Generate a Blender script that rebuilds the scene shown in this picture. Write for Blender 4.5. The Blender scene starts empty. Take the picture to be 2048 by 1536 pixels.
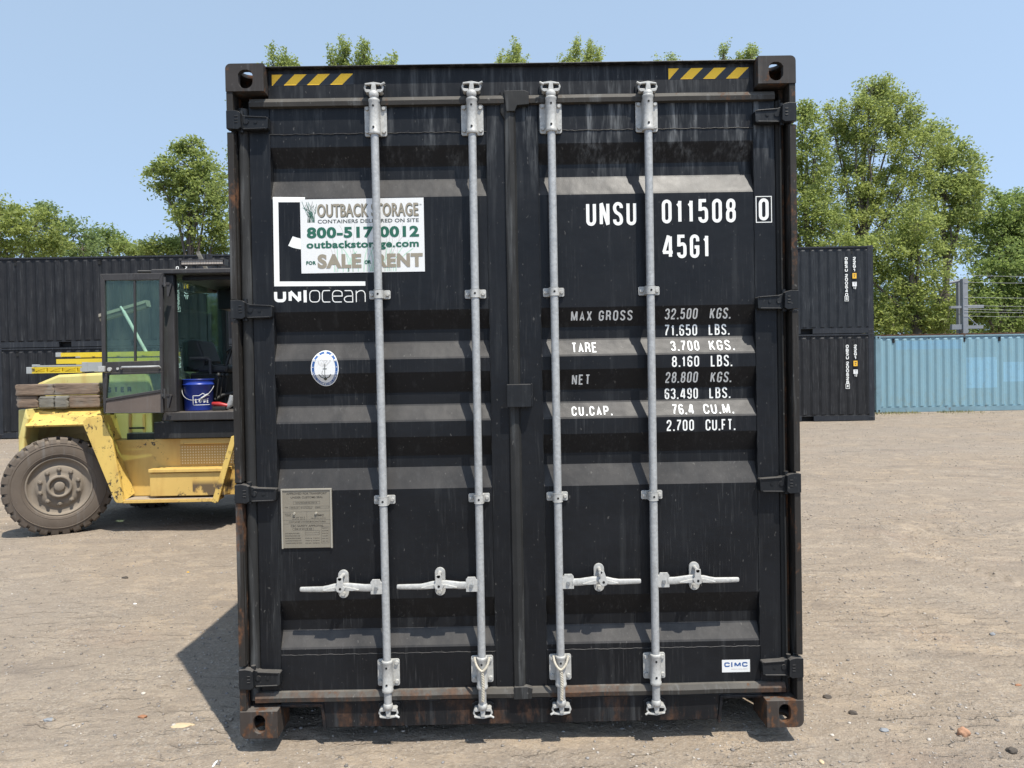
import bpy, bmesh, math, random
import numpy as np
from mathutils import Vector, Matrix, noise
S = bpy.context.scene
COL = S.collection
R = math.radians
rnd = random.Random(7)
rng = np.random.default_rng(11)

# ------------------------------------------------------------------ camera
CAM = Vector((-0.0443, -3.2203, 1.5512)); FPX = 1500.0
yaw, pitch, roll = R(0.42), R(-0.74), R(-1.02)
fw = Vector((math.sin(yaw)*math.cos(pitch), math.cos(yaw)*math.cos(pitch), math.sin(pitch)))
rt = Vector((math.cos(yaw), -math.sin(yaw), 0)); up = rt.cross(fw)
RX = rt*math.cos(roll) + up*math.sin(roll); UX = -rt*math.sin(roll) + up*math.cos(roll)
cd = bpy.data.cameras.new('camera'); cam = bpy.data.objects.new('camera', cd); COL.objects.link(cam)
m = Matrix((RX, UX, -fw)).transposed().to_4x4(); m.translation = CAM
cam.matrix_world = m
cd.sensor_width = 36; cd.lens = FPX/2048*36; cd.clip_start = 0.05; cd.clip_end = 3000
S.camera = cam

def at(px, py, Y=0.0):
    """photograph pixel -> point on the vertical plane at depth Y"""
    d = fw + RX*((px-1024)/FPX) - UX*((py-768)/FPX)
    t = (Y-CAM.y)/d.y
    return CAM + d*t
def atz(px, py, z):
    d = fw + RX*((px-1024)/FPX) - UX*((py-768)/FPX)
    return CAM + d*((z-CAM.z)/d.z)

# ------------------------------------------------------------------ sky and sun
sh = atz(350, 1310, -0.07)                      # shadow of the top left front corner
sv = (Vector((-1.219, 0, 2.896)) - sh).normalized()
SUN_EL = math.asin(sv.z); SUN_AZ = math.atan2(sv.x, sv.y)
w = bpy.data.worlds.new("World"); S.world = w; w.use_nodes = True
nt = w.node_tree; bgn = nt.nodes['Background']
sky = nt.nodes.new('ShaderNodeTexSky'); sky.sky_type = 'NISHITA'; sky.sun_disc = False
sky.sun_elevation = SUN_EL; sky.sun_rotation = SUN_AZ
sky.air_density = 1.0; sky.dust_density = 0.4; sky.ozone_density = 1.2; sky.altitude = 0
tcw = nt.nodes.new('ShaderNodeTexCoord'); mpw = nt.nodes.new('ShaderNodeMapping'); mpw.inputs['Scale'].default_value = (1, 1, .7); mpw.inputs['Location'].default_value = (0, 0, .30)
nt.links.new(tcw.outputs['Generated'], mpw.inputs[0]); nt.links.new(mpw.outputs[0], sky.inputs[0])      # thin, even summer haze: gentler gradient
hz = nt.nodes.new('ShaderNodeMix'); hz.data_type = 'RGBA'; hz.blend_type = 'ADD'; hz.inputs[0].default_value = 1; hz.inputs[7].default_value = (1.12, 1.28, 1.10, 1)
nt.links.new(sky.outputs[0], hz.inputs[6]); nt.links.new(hz.outputs[2], bgn.inputs[0]); bgn.inputs[1].default_value = 0.15
sl = bpy.data.lights.new('sun', 'SUN'); sl.energy = 4.5; sl.angle = R(0.53); sl.color = (1, 0.95, 0.86)
so = bpy.data.objects.new('sun', sl); COL.objects.link(so)
so.rotation_euler = sv.to_track_quat('Z', 'Y').to_euler(); so.location = (3, -6, 12)
S.view_settings.view_transform = 'Standard'; S.view_settings.look = 'None'
S.view_settings.exposure = 0.46; S.view_settings.gamma = 1.0
S.cycles.max_bounces = 6; S.cycles.transparent_max_bounces = 12
print('sun el', math.degrees(SUN_EL), 'az', math.degrees(SUN_AZ))

# ------------------------------------------------------------------ materials
def nodes(name):
    m = bpy.data.materials.new(name); m.use_nodes = True
    n = m.node_tree; b = n.nodes['Principled BSDF']
    return m, n, b
def N(n, t, **k):
    x = n.nodes.new(t)
    for a, v in k.items():
        if a.startswith('i_'):
            key = a[2:]; key = int(key) if key.isdigit() else key
            x.inputs[key].default_value = v
        else: setattr(x, a, v)
    return x
def L(n, a, b): n.links.new(a, b)
def coords(n, scale=(1, 1, 1), obj=False):
    t = N(n, 'ShaderNodeTexCoord') if obj else N(n, 'ShaderNodeNewGeometry')
    mp = N(n, 'ShaderNodeMapping'); mp.inputs['Scale'].default_value = scale
    L(n, t.outputs['Object' if obj else 'Position'], mp.inputs[0]); return mp.outputs[0]
def noise_n(n, vec, scale, detail=4, rough=0.55):
    x = N(n, 'ShaderNodeTexNoise'); x.inputs['Scale'].default_value = scale
    x.inputs['Detail'].default_value = detail; x.inputs['Roughness'].default_value = rough
    L(n, vec, x.inputs['Vector']); return x.outputs['Fac']
def ramp(n, fac, a, b, ca=(0, 0, 0, 1), cb=(1, 1, 1, 1)):
    r = N(n, 'ShaderNodeValToRGB'); r.color_ramp.elements[0].position = a; r.color_ramp.elements[1].position = b
    r.color_ramp.elements[0].color = ca; r.color_ramp.elements[1].color = cb
    L(n, fac, r.inputs[0]); return r.outputs[0]
def mth(n, op, a, b=None, clamp=False):
    x = N(n, 'ShaderNodeMath', operation=op); x.use_clamp = clamp
    for i, v in enumerate((a, b)):
        if v is None: continue
        if isinstance(v, (int, float)): x.inputs[i].default_value = v
        else: L(n, v, x.inputs[i])
    return x.outputs[0]
def mix(n, fac, a, b):
    x = N(n, 'ShaderNodeMix', data_type='RGBA')
    for i, v in ((0, fac), (6, a), (7, b)):
        if isinstance(v, (int, float)): x.inputs[i].default_value = v
        elif isinstance(v, tuple): x.inputs[i].default_value = v if len(v) == 4 else v+(1,)
        else: L(n, v, x.inputs[i])
    return x.outputs[2]
def bump(n, b, h, strength=0.3, dist=0.01):
    x = N(n, 'ShaderNodeBump'); x.inputs['Strength'].default_value = strength; x.inputs['Distance'].default_value = dist
    L(n, h, x.inputs['Height']); L(n, x.outputs[0], b.inputs['Normal'])
RUST = (0.060, 0.032, 0.020, 1); RUST2 = (0.135, 0.066, 0.034, 1)
def painted(name, base, rough=0.45, rust=0.0, streak=0.0, dust=0.25, dustcol=(0.275, 0.252, 0.225, 1), spots=0.3, top_stain=0.0, metal=0.0, rust_sc=6, low_rust=0.0):
    m, n, b = nodes(name)
    base = base if len(base) == 4 else base+(1,)
    p = coords(n); ps = coords(n, (26, 26, 1.6)); pf = coords(n, (1, 1, .25))
    col = base
    g = noise_n(n, p, 3.0, 5)
    col = mix(n, mth(n, 'MULTIPLY', ramp(n, g, .35, .75), 0.6), col, tuple(min(1, c*1.45+.004) for c in base[:3])+(1,))
    if streak:
        s = noise_n(n, ps, 1.0, 5, .6)
        s = ramp(n, s, .56, .78)
        col = mix(n, mth(n, 'MULTIPLY', s, streak), col, (0.24, 0.25, 0.25, 1))
    if streak:
        s3 = noise_n(n, coords(n, (150, 150, 7)), 1.0, 3, .6); s4 = noise_n(n, coords(n, (5, 5, 2)), 1.0, 5, .6)
        col = mix(n, mth(n, 'MULTIPLY', mth(n, 'MULTIPLY', ramp(n, s3, .56, .74), ramp(n, s4, .40, .66)), .10), col, (.30, .30, .29, 1))
        sc3 = noise_n(n, coords(n, (1.2, 1.2, 22)), 4.0, 6, .8); col = mix(n, mth(n, 'MULTIPLY', ramp(n, sc3, .74, .77), .16), col, (.30, .29, .28, 1))
    if spots:
        v = noise_n(n, coords(n, (70, 70, 40)), 1.0, 2, .5)
        col = mix(n, mth(n, 'MULTIPLY', ramp(n, v, .69, .76), spots), col, (0.22, 0.21, 0.19, 1))
    if top_stain:
        sx = N(n, 'ShaderNodeSeparateXYZ'); g0 = N(n, 'ShaderNodeNewGeometry'); L(n, g0.outputs['Position'], sx.inputs[0])
        zm = N(n, 'ShaderNodeMapRange', clamp=True); L(n, sx.outputs[2], zm.inputs[0])
        zm.inputs[1].default_value = 2.30; zm.inputs[2].default_value = 2.68
        zx = N(n, 'ShaderNodeMapRange', clamp=True); L(n, sx.outputs[0], zx.inputs[0]); zx.inputs[1].default_value = -1.1; zx.inputs[2].default_value = 0.3
        s1 = noise_n(n, coords(n, (22, 22, 2.6)), 1.0, 6, .65); s2 = noise_n(n, coords(n, (60, 60, 6)), 1.0, 3, .6)
        mk = mth(n, 'MULTIPLY', ramp(n, s1, .47, .70), ramp(n, s2, .40, .62))
        mk = mth(n, 'MULTIPLY', mk, zm.outputs[0])
        mk = mth(n, 'MULTIPLY', mk, mth(n, 'ADD', mth(n, 'MULTIPLY', zx.outputs[0], .75), .25))
        col = mix(n, mth(n, 'MULTIPLY', mk, top_stain), col, (0.30, 0.31, 0.31, 1))
    if dust:
        g1 = N(n, 'ShaderNodeNewGeometry'); s2 = N(n, 'ShaderNodeSeparateXYZ'); L(n, g1.outputs['True Normal'], s2.inputs[0])
        up_ = N(n, 'ShaderNodeMapRange', clamp=True); L(n, s2.outputs[2], up_.inputs[0]); up_.inputs[1].default_value = .2; up_.inputs[2].default_value = .8
        dn = ramp(n, noise_n(n, coords(n, (9, 9, 3)), 1.0, 5, .6), .25, .75)
        df = mth(n, 'MULTIPLY', mth(n, 'MULTIPLY', up_.outputs[0], dust), mth(n, 'ADD', mth(n, 'MULTIPLY', dn, .8), .42))
        col = mix(n, df, col, dustcol)
    rr = None
    if rust or low_rust:
        a = noise_n(n, coords(n, (1, 1, .45)), rust_sc, 8, .68); c = noise_n(n, p, 45, 4, .6)
        th = .72 - .3*rust
        rr = ramp(n, mth(n, 'ADD', mth(n, 'MULTIPLY', a, .82), mth(n, 'MULTIPLY', c, .18)), th, th+.07)
        if low_rust:
            sx = N(n, 'ShaderNodeSeparateXYZ'); g0 = N(n, 'ShaderNodeNewGeometry'); L(n, g0.outputs['Position'], sx.inputs[0])
            zm = N(n, 'ShaderNodeMapRange', clamp=True); L(n, sx.outputs[2], zm.inputs[0])
            zm.inputs[1].default_value = .32; zm.inputs[2].default_value = .12
            c2 = noise_n(n, coords(n, (8, 8, 3)), 1.0, 8, .7)
            lr = mth(n, 'MULTIPLY', ramp(n, c2, .50, .60), mth(n, 'MULTIPLY', zm.outputs[0], low_rust))
            rr = mth(n, 'MAXIMUM', rr, lr) if rust else lr
        col = mix(n, rr, col, mix(n, ramp(n, c, .35, .65), RUST, RUST2))
    if isinstance(col, tuple): b.inputs['Base Color'].default_value = col
    else: L(n, col, b.inputs['Base Color'])
    rg = mth(n, 'ADD', mth(n, 'MULTIPLY', g, .25), rough-.1)
    if rr is not None: rg = mth(n, 'ADD', rg, mth(n, 'MULTIPLY', rr, .35), True)
    L(n, rg, b.inputs['Roughness']); b.inputs['Metallic'].default_value = metal
    b.inputs['Specular IOR Level'].default_value = 0.22
    h = mth(n, 'ADD', mth(n, 'MULTIPLY', noise_n(n, p, 9, 2), 1.0), mth(n, 'MULTIPLY', noise_n(n, p, 180, 2), .05))
    if rr is not None: h = mth(n, 'ADD', h, mth(n, 'MULTIPLY', rr, .12))
    bump(n, b, h, .4, .009)
    return m
def plain(name, c, rough=0.6, metal=0.0, var=0.25, sc=20, bmp=0.15):
    m, n, b = nodes(name); c = c if len(c) == 4 else c+(1,)
    p = coords(n); f = noise_n(n, p, sc, 4)
    L(n, mix(n, f, tuple(x*(1-var) for x in c[:3])+(1,), tuple(min(1, x*(1+var)) for x in c[:3])+(1,)), b.inputs['Base Color'])
    b.inputs['Roughness'].default_value = rough; b.inputs['Metallic'].default_value = metal
    if bmp: bump(n, b, noise_n(n, p, sc*4, 3), bmp, .003)
    return m
def glass(name, tint, alpha=0.55, rough=0.04):
    m, n, b = nodes(name)
    tr = N(n, 'ShaderNodeBsdfTransparent'); tr.inputs[0].default_value = tint+(1,)
    gl = N(n, 'ShaderNodeBsdfGlossy'); gl.inputs['Roughness'].default_value = rough; gl.inputs[0].default_value = (.9, .95, .95, 1)
    df = N(n, 'ShaderNodeBsdfDiffuse'); df.inputs[0].default_value = (.20, .26, .22, 1)
    lw = N(n, 'ShaderNodeLayerWeight'); lw.inputs[0].default_value = .35
    m1 = N(n, 'ShaderNodeMixShader'); m2 = N(n, 'ShaderNodeMixShader')
    L(n, mth(n, 'ADD', mth(n, 'MULTIPLY', lw.outputs['Fresnel'], .3), .02), m1.inputs[0]); L(n, tr.outputs[0], m1.inputs[1]); L(n, gl.outputs[0], m1.inputs[2])
    d = ramp(n, noise_n(n, coords(n, (6, 6, 3)), 1.0, 5, .6), .4, .75)
    L(n, mth(n, 'ADD', mth(n, 'MULTIPLY', d, 1-alpha), .03), m2.inputs[0]); L(n, m1.outputs[0], m2.inputs[1]); L(n, df.outputs[0], m2.inputs[2])
    L(n, m2.outputs[0], n.nodes['Material Output'].inputs[0]); return m

M = {}
M['black'] = painted('black_container_paint', (0.0065, 0.0072, 0.0088), .40, 0, .07, .42, spots=.25, top_stain=.6)
M['black_frame'] = painted('black_frame_paint', (0.008, 0.0085, 0.010), .45, .10, .18, .34, spots=.3, top_stain=.3, low_rust=.5)
M['post'] = painted('weathered_post', (0.022, 0.0195, 0.017), .55, .56, .4, .30, spots=.4)
M['postrust'] = painted('rusty_flange', (0.035, 0.028, 0.022), .7, .85, .2, .2)
M['casting'] = painted('rusty_casting', (0.032, 0.028, 0.026), .6, .62, .25, .35, spots=.5, rust_sc=16)
M['casting_low'] = painted('rustier_casting', (0.040, 0.032, 0.027), .65, .72, .25, .35, spots=.5, rust_sc=16)
M['gasket'] = painted('dusty_rubber', (0.036, 0.033, 0.029), .62, .44, .4, .42, dustcol=(.24, .22, .19, 1), spots=.4, rust_sc=9, low_rust=.75)
M['gasket_v'] = painted('side_rubber', (0.020, 0.020, 0.0195), .6, .14, .35, .3, spots=.3)
M['hinge'] = painted('hinge_paint', (0.011, 0.012, 0.0135), .42, .16, .1, .35, spots=.2)
def galv(name, c, met):
    m, n, b = nodes(name); p = coords(n); v = N(n, 'ShaderNodeTexVoronoi'); v.inputs['Scale'].default_value = 95; L(n, p, v.inputs['Vector'])
    sx = N(n, 'ShaderNodeSeparateXYZ'); L(n, v.outputs['Color'], sx.inputs[0]); f = noise_n(n, p, 14, 5, .65); g = noise_n(n, coords(n, (20, 20, 5)), 1.0, 6, .7)
    col = mix(n, mth(n, 'ADD', mth(n, 'MULTIPLY', sx.outputs[0], .45), mth(n, 'MULTIPLY', f, .55)), tuple(q*.72 for q in c), tuple(q*1.22 for q in c))
    col = mix(n, mth(n, 'MULTIPLY', ramp(n, g, .56, .72), .45), col, (c[0]*.50, c[1]*.46, c[2]*.42)); h = noise_n(n, p, 40, 5, .7)
    col = mix(n, mth(n, 'MULTIPLY', ramp(n, h, .68, .76), .55), col, (.16, .10, .06))
    L(n, col, b.inputs['Base Color']); b.inputs['Metallic'].default_value = met; L(n, mth(n, 'ADD', mth(n, 'MULTIPLY', f, .3), .38), b.inputs['Roughness']); bump(n, b, noise_n(n, p, 130, 3), .3, .0015); return m
M['zinc'] = galv('galvanised_steel', (.375, .38, .375), .2)
M['zinc_cast'] = galv('galvanised_casting', (.43, .425, .40), .1)
M['bolt'] = plain('bolt', (.26, .27, .27), .45, .4)
M['rope'] = plain('rope', (.55, .50, .40), .9, 0, .3, 120, .8)
M['white'] = plain('white_vinyl', (.70, .70, .68), .45, 0, .03, 30, 0)
M['letter'] = plain('white_lettering', (.78, .78, .74), .55, 0, .08, 60, 0)
M['green_ink'] = plain('green_ink', (.012, .105, .065), .5, 0, .05, 30, 0)
M['taupe_ink'] = plain('taupe_ink', (.27, .235, .175), .5, 0, .06, 30, 0)
M['dark_ink'] = plain('dark_ink', (.05, .06, .05), .5, 0, .06, 30, 0)
M['grass_ink'] = plain('grass_ink', (.42, .60, .47), .5, 0, .2, 30, 0)
M['twig_ink'] = plain('twig_ink', (.46, .42, .40), .5, 0, .2, 30, 0)
M['blue_ink'] = plain('blue_ink', (.02, .085, .26), .5, 0, .05, 30, 0)
M['yellow_tape'] = painted('yellow_tape', (.85, .47, .04), .5, .06, 0, 0, spots=.1)
M['black_tape'] = plain('black_tape', (.012, .012, .014), .4, 0, .1, 30, 0)
M['plate'] = plain('data_plate', (.225, .20, .155), .5, .2, .12, 18, .1)
M['plate_ink'] = plain('plate_ink', (.055, .047, .035), .6, 0, .1, 30, 0)
M['plate_rim'] = plain('plate_rim', (.36, .33, .27), .5, .3, .12, 18, .1)
M['hole'] = plain('dark_hole', (.006, .006, .006), .8, 0, .1, 10, 0)

# ------------------------------------------------------------------ mesh helpers
class MB:
    def __init__(s): s.v = []; s.f = []; s.m = []; s.sm = []
    def add(s, vs, fs, mi=0, smooth=False):
        o = len(s.v); s.v += [tuple(v) for v in vs]
        for f in fs: s.f.append(tuple(i+o for i in f)); s.m.append(mi); s.sm.append(smooth)
    def box(s, x0, x1, y0, y1, z0, z1, mi=0):
        if x0 > x1: x0, x1 = x1, x0
        v = [(x0,y0,z0),(x1,y0,z0),(x1,y1,z0),(x0,y1,z0),(x0,y0,z1),(x1,y0,z1),(x1,y1,z1),(x0,y1,z1)]
        s.add(v, [(0,3,2,1),(4,5,6,7),(0,1,5,4),(1,2,6,5),(2,3,7,6),(3,0,4,7)], mi)
    def prism(s, poly, y0, y1, mi=0):          # poly of (x,z), extruded along y
        a = sum(poly[i][0]*poly[(i+1) % len(poly)][1]-poly[(i+1) % len(poly)][0]*poly[i][1] for i in range(len(poly)))
        if a < 0: poly = poly[::-1]
        n = len(poly)
        v = [(x, y0, z) for x, z in poly]+[(x, y1, z) for x, z in poly]
        f = [tuple(range(n)), tuple(range(2*n-1, n-1, -1))]+[(i, i+n, (i+1) % n+n, (i+1) % n) for i in range(n)]
        s.add(v, f, mi)
    def extr(s, poly, vec, mi=0):              # general planar 3d poly extruded along vec
        n = len(poly); vec = Vector(vec)
        v = [tuple(p) for p in poly]+[tuple(Vector(p)+vec) for p in poly]
        s.add(v, [tuple(range(n)), tuple(range(2*n-1, n-1, -1))]+[(i, i+n, (i+1) % n+n, (i+1) % n) for i in range(n)], mi)
    def cyl(s, p0, p1, r0, r1=None, n=16, mi=0, smooth=True, caps=True):
        r1 = r0 if r1 is None else r1; p0 = Vector(p0); p1 = Vector(p1); d = (p1-p0).normalized()
        a = d.orthogonal().normalized(); b = d.cross(a)
        v = []
        for p, r in ((p0, r0), (p1, r1)):
            for i in range(n):
                t = 2*math.pi*i/n; v.append(p+a*math.cos(t)*r+b*math.sin(t)*r)
        s.add(v, [(i, (i+1) % n, (i+1) % n+n, i+n) for i in range(n)], mi, smooth)
        if caps: s.add(v[:n], [tuple(range(n-1, -1, -1))], mi); s.add(v[n:], [tuple(range(n))], mi)
    def tube(s, pts, r, n=8, mi=0, caps=True, smooth=True):
        pts = [Vector(p) for p in pts]; rs = r if isinstance(r, (list, tuple)) else [r]*len(pts)
        v = []; a = None
        for i, p in enumerate(pts):
            d = (pts[min(i+1, len(pts)-1)]-pts[max(i-1, 0)]).normalized()
            if a is None: a = d.orthogonal().normalized()
            a = (a-d*a.dot(d)).normalized(); b = d.cross(a)
            for k in range(n):
                t = 2*math.pi*k/n; v.append(p+(a*math.cos(t)+b*math.sin(t))*rs[i])
        f = [(i*n+k, i*n+(k+1) % n, (i+1)*n+(k+1) % n, (i+1)*n+k) for i in range(len(pts)-1) for k in range(n)]
        s.add(v, f, mi, smooth)
        if caps: s.add(v[:n], [tuple(range(n-1, -1, -1))], mi); s.add(v[-n:], [tuple(range(n))], mi)
    def lathe(s, prof, c, ax, n=32, mi=0, smooth=True, sx=1):   # prof: (r, h) along axis ax from c
        c = Vector(c); ax = Vector(ax).normalized(); a = ax.orthogonal().normalized(); b = ax.cross(a); v = []
        for r, h in prof:
            for k in range(n):
                t = 2*math.pi*k/n; v.append(c+ax*h+(a*math.cos(t)+b*math.sin(t))*r)
        s.add(v, [(i*n+k, i*n+(k+1) % n, (i+1)*n+(k+1) % n, (i+1)*n+k) for i in range(len(prof)-1) for k in range(n)], mi, smooth)
    def build(s, name, mats, parent=None, bevel=0, loc=None):
        me = bpy.data.meshes.new(name); me.from_pydata(s.v, [], s.f)
        if not isinstance(mats, (list, tuple)): mats = [mats]
        for mm in mats: me.materials.append(mm)
        me.polygons.foreach_set('material_index', s.m); me.polygons.foreach_set('use_smooth', s.sm); me.update()
        o = bpy.data.objects.new(name, me); COL.objects.link(o)
        if parent: o.parent = parent; o.matrix_parent_inverse = Matrix.Translation(parent.matrix_world.translation).inverted() if parent.parent is None else Matrix()
        if bevel:
            bv = o.modifiers.new('bevel', 'BEVEL'); bv.width = bevel; bv.segments = 2; bv.limit_method = 'ANGLE'; bv.angle_limit = R(40)
            bv.harden_normals = False
        return o
def tag(o, label=None, cat=None, group=None, kind=None):
    for k, v in (('label', label), ('category', cat), ('group', group), ('kind', kind)):
        if v: o[k] = v
    return o
def empty(name, loc=(0, 0, 0)):
    o = bpy.data.objects.new(name, None); COL.objects.link(o); o.location = loc; o.empty_display_size = .2
    o.matrix_world = Matrix.Translation(loc); return o
def copy_tree(o, parent=None):
    c = o.copy(); COL.objects.link(c)
    if parent: c.parent = parent
    for ch in list(o.children): copy_tree(ch, c)
    return c
def bake_boolean(o, cutters):
    for c in cutters:
        b = o.modifiers.new('b', 'BOOLEAN'); b.operation = 'DIFFERENCE'; b.object = c; b.solver = 'EXACT'
    bpy.context.view_layer.update()
    dg = bpy.context.evaluated_depsgraph_get()
    me = bpy.data.meshes.new_from_object(o.evaluated_get(dg)); me.name = o.name
    o.modifiers.clear(); o.data = me
    for c in cutters: bpy.data.objects.remove(c, do_unlink=True)

# ---- stroke lettering: each glyph is polylines in a 1 x 1 box, R = rounded corner
G = {
'0': [('c', [(0,0,1),(1,0,1),(1,1,1),(0,1,1)])], 'O': [('c', [(0,0,1),(1,0,1),(1,1,1),(0,1,1)])],
'1': [('o', [(.62,0,0),(.62,1,0)]), ('o', [(.66,1,0),(.58,.84,1),(.02,.77,0)])],
'2': [('o', [(0,.72,0),(0,1,1),(1,1,1),(1,.58,1),(0,.16,1),(0,0,0),(1,0,0)])],
'3': [('o', [(0,.80,0),(0,1,1),(1,1,1),(1,.53,1),(.4,.53,0)]), ('o', [(.4,.53,0),(1,.53,1),(1,0,1),(0,0,1),(0,.20,0)])],
'4': [('o', [(.80,0,0),(.80,1,0)]), ('o', [(.60,1.05,0),(.04,.22,0)]), ('o', [(-.06,.22,0),(1.06,.22,0)])],
'5': [('o', [(.95,1,0),(.06,1,0),(.03,.50,0)]), ('o', [(.03,.56,0),(.3,.62,1),(1,.62,1),(1,0,1),(0,0,1),(0,.20,0)])],
'6': [('o', [(1,.82,0),(1,1,1),(0,1,1),(0,0,1),(1,0,1),(1,.55,1),(.1,.55,1),(0,.42,0)])],
'7': [('o', [(0,1,0),(1,1,0),(.98,.85,1),(.3,.3,1),(.28,0,0)])],
'8': [('c', [(.04,.54,1),(.96,.54,1),(.96,1,1),(.04,1,1)]), ('c', [(0,0,1),(1,0,1),(1,.54,1),(0,.54,1)])],
'9': [('o', [(0,.18,0),(0,0,1),(1,0,1),(1,1,1),(0,1,1),(0,.45,1),(.9,.45,1),(1,.58,0)])],
'A': [('o', [(0,0,0),(.5,1,0),(1,0,0)]), ('o', [(.16,.27,0),(.84,.27,0)])],
'B': [('c', [(0,0,0),(1,0,1),(1,.53,1),(0,.53,0)]), ('c', [(0,.53,0),(.93,.53,1),(.93,1,1),(0,1,0)])],
'C': [('o', [(1,.70,0),(1,1,1),(0,1,1),(0,0,1),(1,0,1),(1,.30,0)])],
'E': [('o', [(1,1,0),(0,1,0),(0,0,0),(1,0,0)]), ('o', [(0,.52,0),(.85,.52,0)])],
'F': [('o', [(1,1,0),(0,1,0),(0,0,0)]), ('o', [(0,.50,0),(.85,.50,0)])],
'G': [('o', [(1,.74,0),(1,1,1),(0,1,1),(0,0,1),(1,0,1),(1,.46,0),(.5,.46,0)])],
'K': [('o', [(0,0,0),(0,1,0)]), ('o', [(1,1,0),(.05,.38,0)]), ('o', [(.35,.60,0),(1,0,0)])],
'L': [('o', [(0,1,0),(0,0,0),(1,0,0)])],
'M': [('o', [(0,0,0),(0,1,0)]), ('o', [(1,0,0),(1,1,0)]), ('o', [(.03,1.03,0),(.5,.05,0)]), ('o', [(.5,.05,0),(.97,1.03,0)])],
'N': [('o', [(0,0,0),(0,1,0)]), ('o', [(1,0,0),(1,1,0)]), ('o', [(.02,1.04,0),(.98,-.04,0)])], 'W': [('o', [(0,1,0),(.25,0,0)]), ('o', [(.25,0,0),(.5,.8,0)]), ('o', [(.5,.8,0),(.75,0,0)]), ('o', [(.75,0,0),(1,1,0)])],
'P': [('o', [(0,0,0),(0,1,0),(1,1,1),(1,.45,1),(0,.45,0)])],
'R': [('o', [(0,0,0),(0,1,0),(.96,1,1),(.96,.50,1),(0,.50,0)]), ('o', [(.55,.50,0),(.92,.44,1),(.96,.2,0),(1,0,0)])],
'S': [('o', [(1,.78,0),(1,1,1),(0,1,1),(0,.60,1),(1,.42,1),(1,0,1),(0,0,1),(0,.22,0)])],
'T': [('o', [(0,1,0),(1,1,0)]), ('o', [(.5,1,0),(.5,0,0)])],
'U': [('o', [(0,1,0),(0,0,1),(1,0,1),(1,1,0)])],
'X': [('o', [(0,0,0),(1,1,0)]), ('o', [(0,1,0),(1,0,0)])],
'Y': [('o', [(0,1,0),(.5,.45,0),(1,1,0)]), ('o', [(.5,.45,0),(.5,0,0)])],
'H': [('o', [(0,0,0),(0,1,0)]), ('o', [(1,0,0),(1,1,0)]), ('o', [(0,.5,0),(1,.5,0)])],
'.': [('d', [])], ',': [('k', [])],
'o': [('c', [(0,0,1),(1,0,1),(1,1,1),(0,1,1)])],
'c': [('o', [(1,1,0),(.5,1,1),(0,1,1),(0,0,1),(.5,0,1),(1,0,0)])],
'e': [('o', [(0,.52,0),(1,.52,0),(1,1,1),(0,1,1),(0,0,1),(.6,0,1),(.95,0,0)])],
'a': [('o', [(.05,1,0),(.5,1,1),(1,1,1),(1,0,0),(0,0,1),(0,.52,1),(1,.52,0)])],
'n': [('o', [(0,0,0),(0,1,0)]), ('o', [(0,.70,0),(.1,1,1),(1,1,1),(1,0,0)])],
}
def fillet(pts, closed, rmax):
    out = []; n = len(pts)
    for i, (x, y, r) in enumerate(pts):
        if not r or (not closed and i in (0, n-1)): out.append((x, y)); continue
        p = Vector((x, y)); a = Vector(pts[i-1][:2]); b = Vector(pts[(i+1) % n][:2])
        la = (a-p).length; lb = (b-p).length
        fa = 1 if (not closed and i-1 == 0) else .5; fb = 1 if (not closed and i+1 == n-1) else .5
        ra = min(rmax, la*fa); rb = min(rmax*1.25 if lb > la else rmax, lb*fb)
        A = p+(a-p).normalized()*ra; B = p+(b-p).normalized()*rb
        k = .45
        c1 = A+(p-A)*.56; c2 = B+(p-B)*.56
        for t in [j/7 for j in range(8)]:
            q = A*(1-t)**3+c1*3*t*(1-t)**2+c2*3*t*t*(1-t)+B*t**3; out.append((q.x, q.y))
    res = [out[0]]
    for q in out[1:]:
        if math.hypot(q[0]-res[-1][0], q[1]-res[-1][1]) > 1e-5: res.append(q)
    if closed and math.hypot(res[0][0]-res[-1][0], res[0][1]-res[-1][1]) < 1e-5: res.pop()
    return res
def ribbon(pts, wd, closed):
    n = len(pts); Lv = []; Rv = []
    for i in range(n):
        p = Vector(pts[i])
        a = Vector(pts[i-1]) if (closed or i > 0) else None; b = Vector(pts[(i+1) % n]) if (closed or i < n-1) else None
        d1 = (p-a).normalized() if a is not None else None; d2 = (b-p).normalized() if b is not None else None
        if d1 is None: d1 = d2
        if d2 is None: d2 = d1
        n1 = Vector((-d1.y, d1.x)); n2 = Vector((-d2.y, d2.x)); nn = (n1+n2)
        if nn.length < 1e-4: nn = n1.copy()
        nn.normalize(); k = min(2.6, 1/max(.2, nn.dot(n1)))
        Lv.append(p+nn*wd/2*k); Rv.append(p-nn*wd/2*k)
    v = Lv+Rv; m_ = n if closed else n-1
    return v, [(i, i+n, (i+1) % n+n, (i+1) % n) for i in range(m_)]
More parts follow.
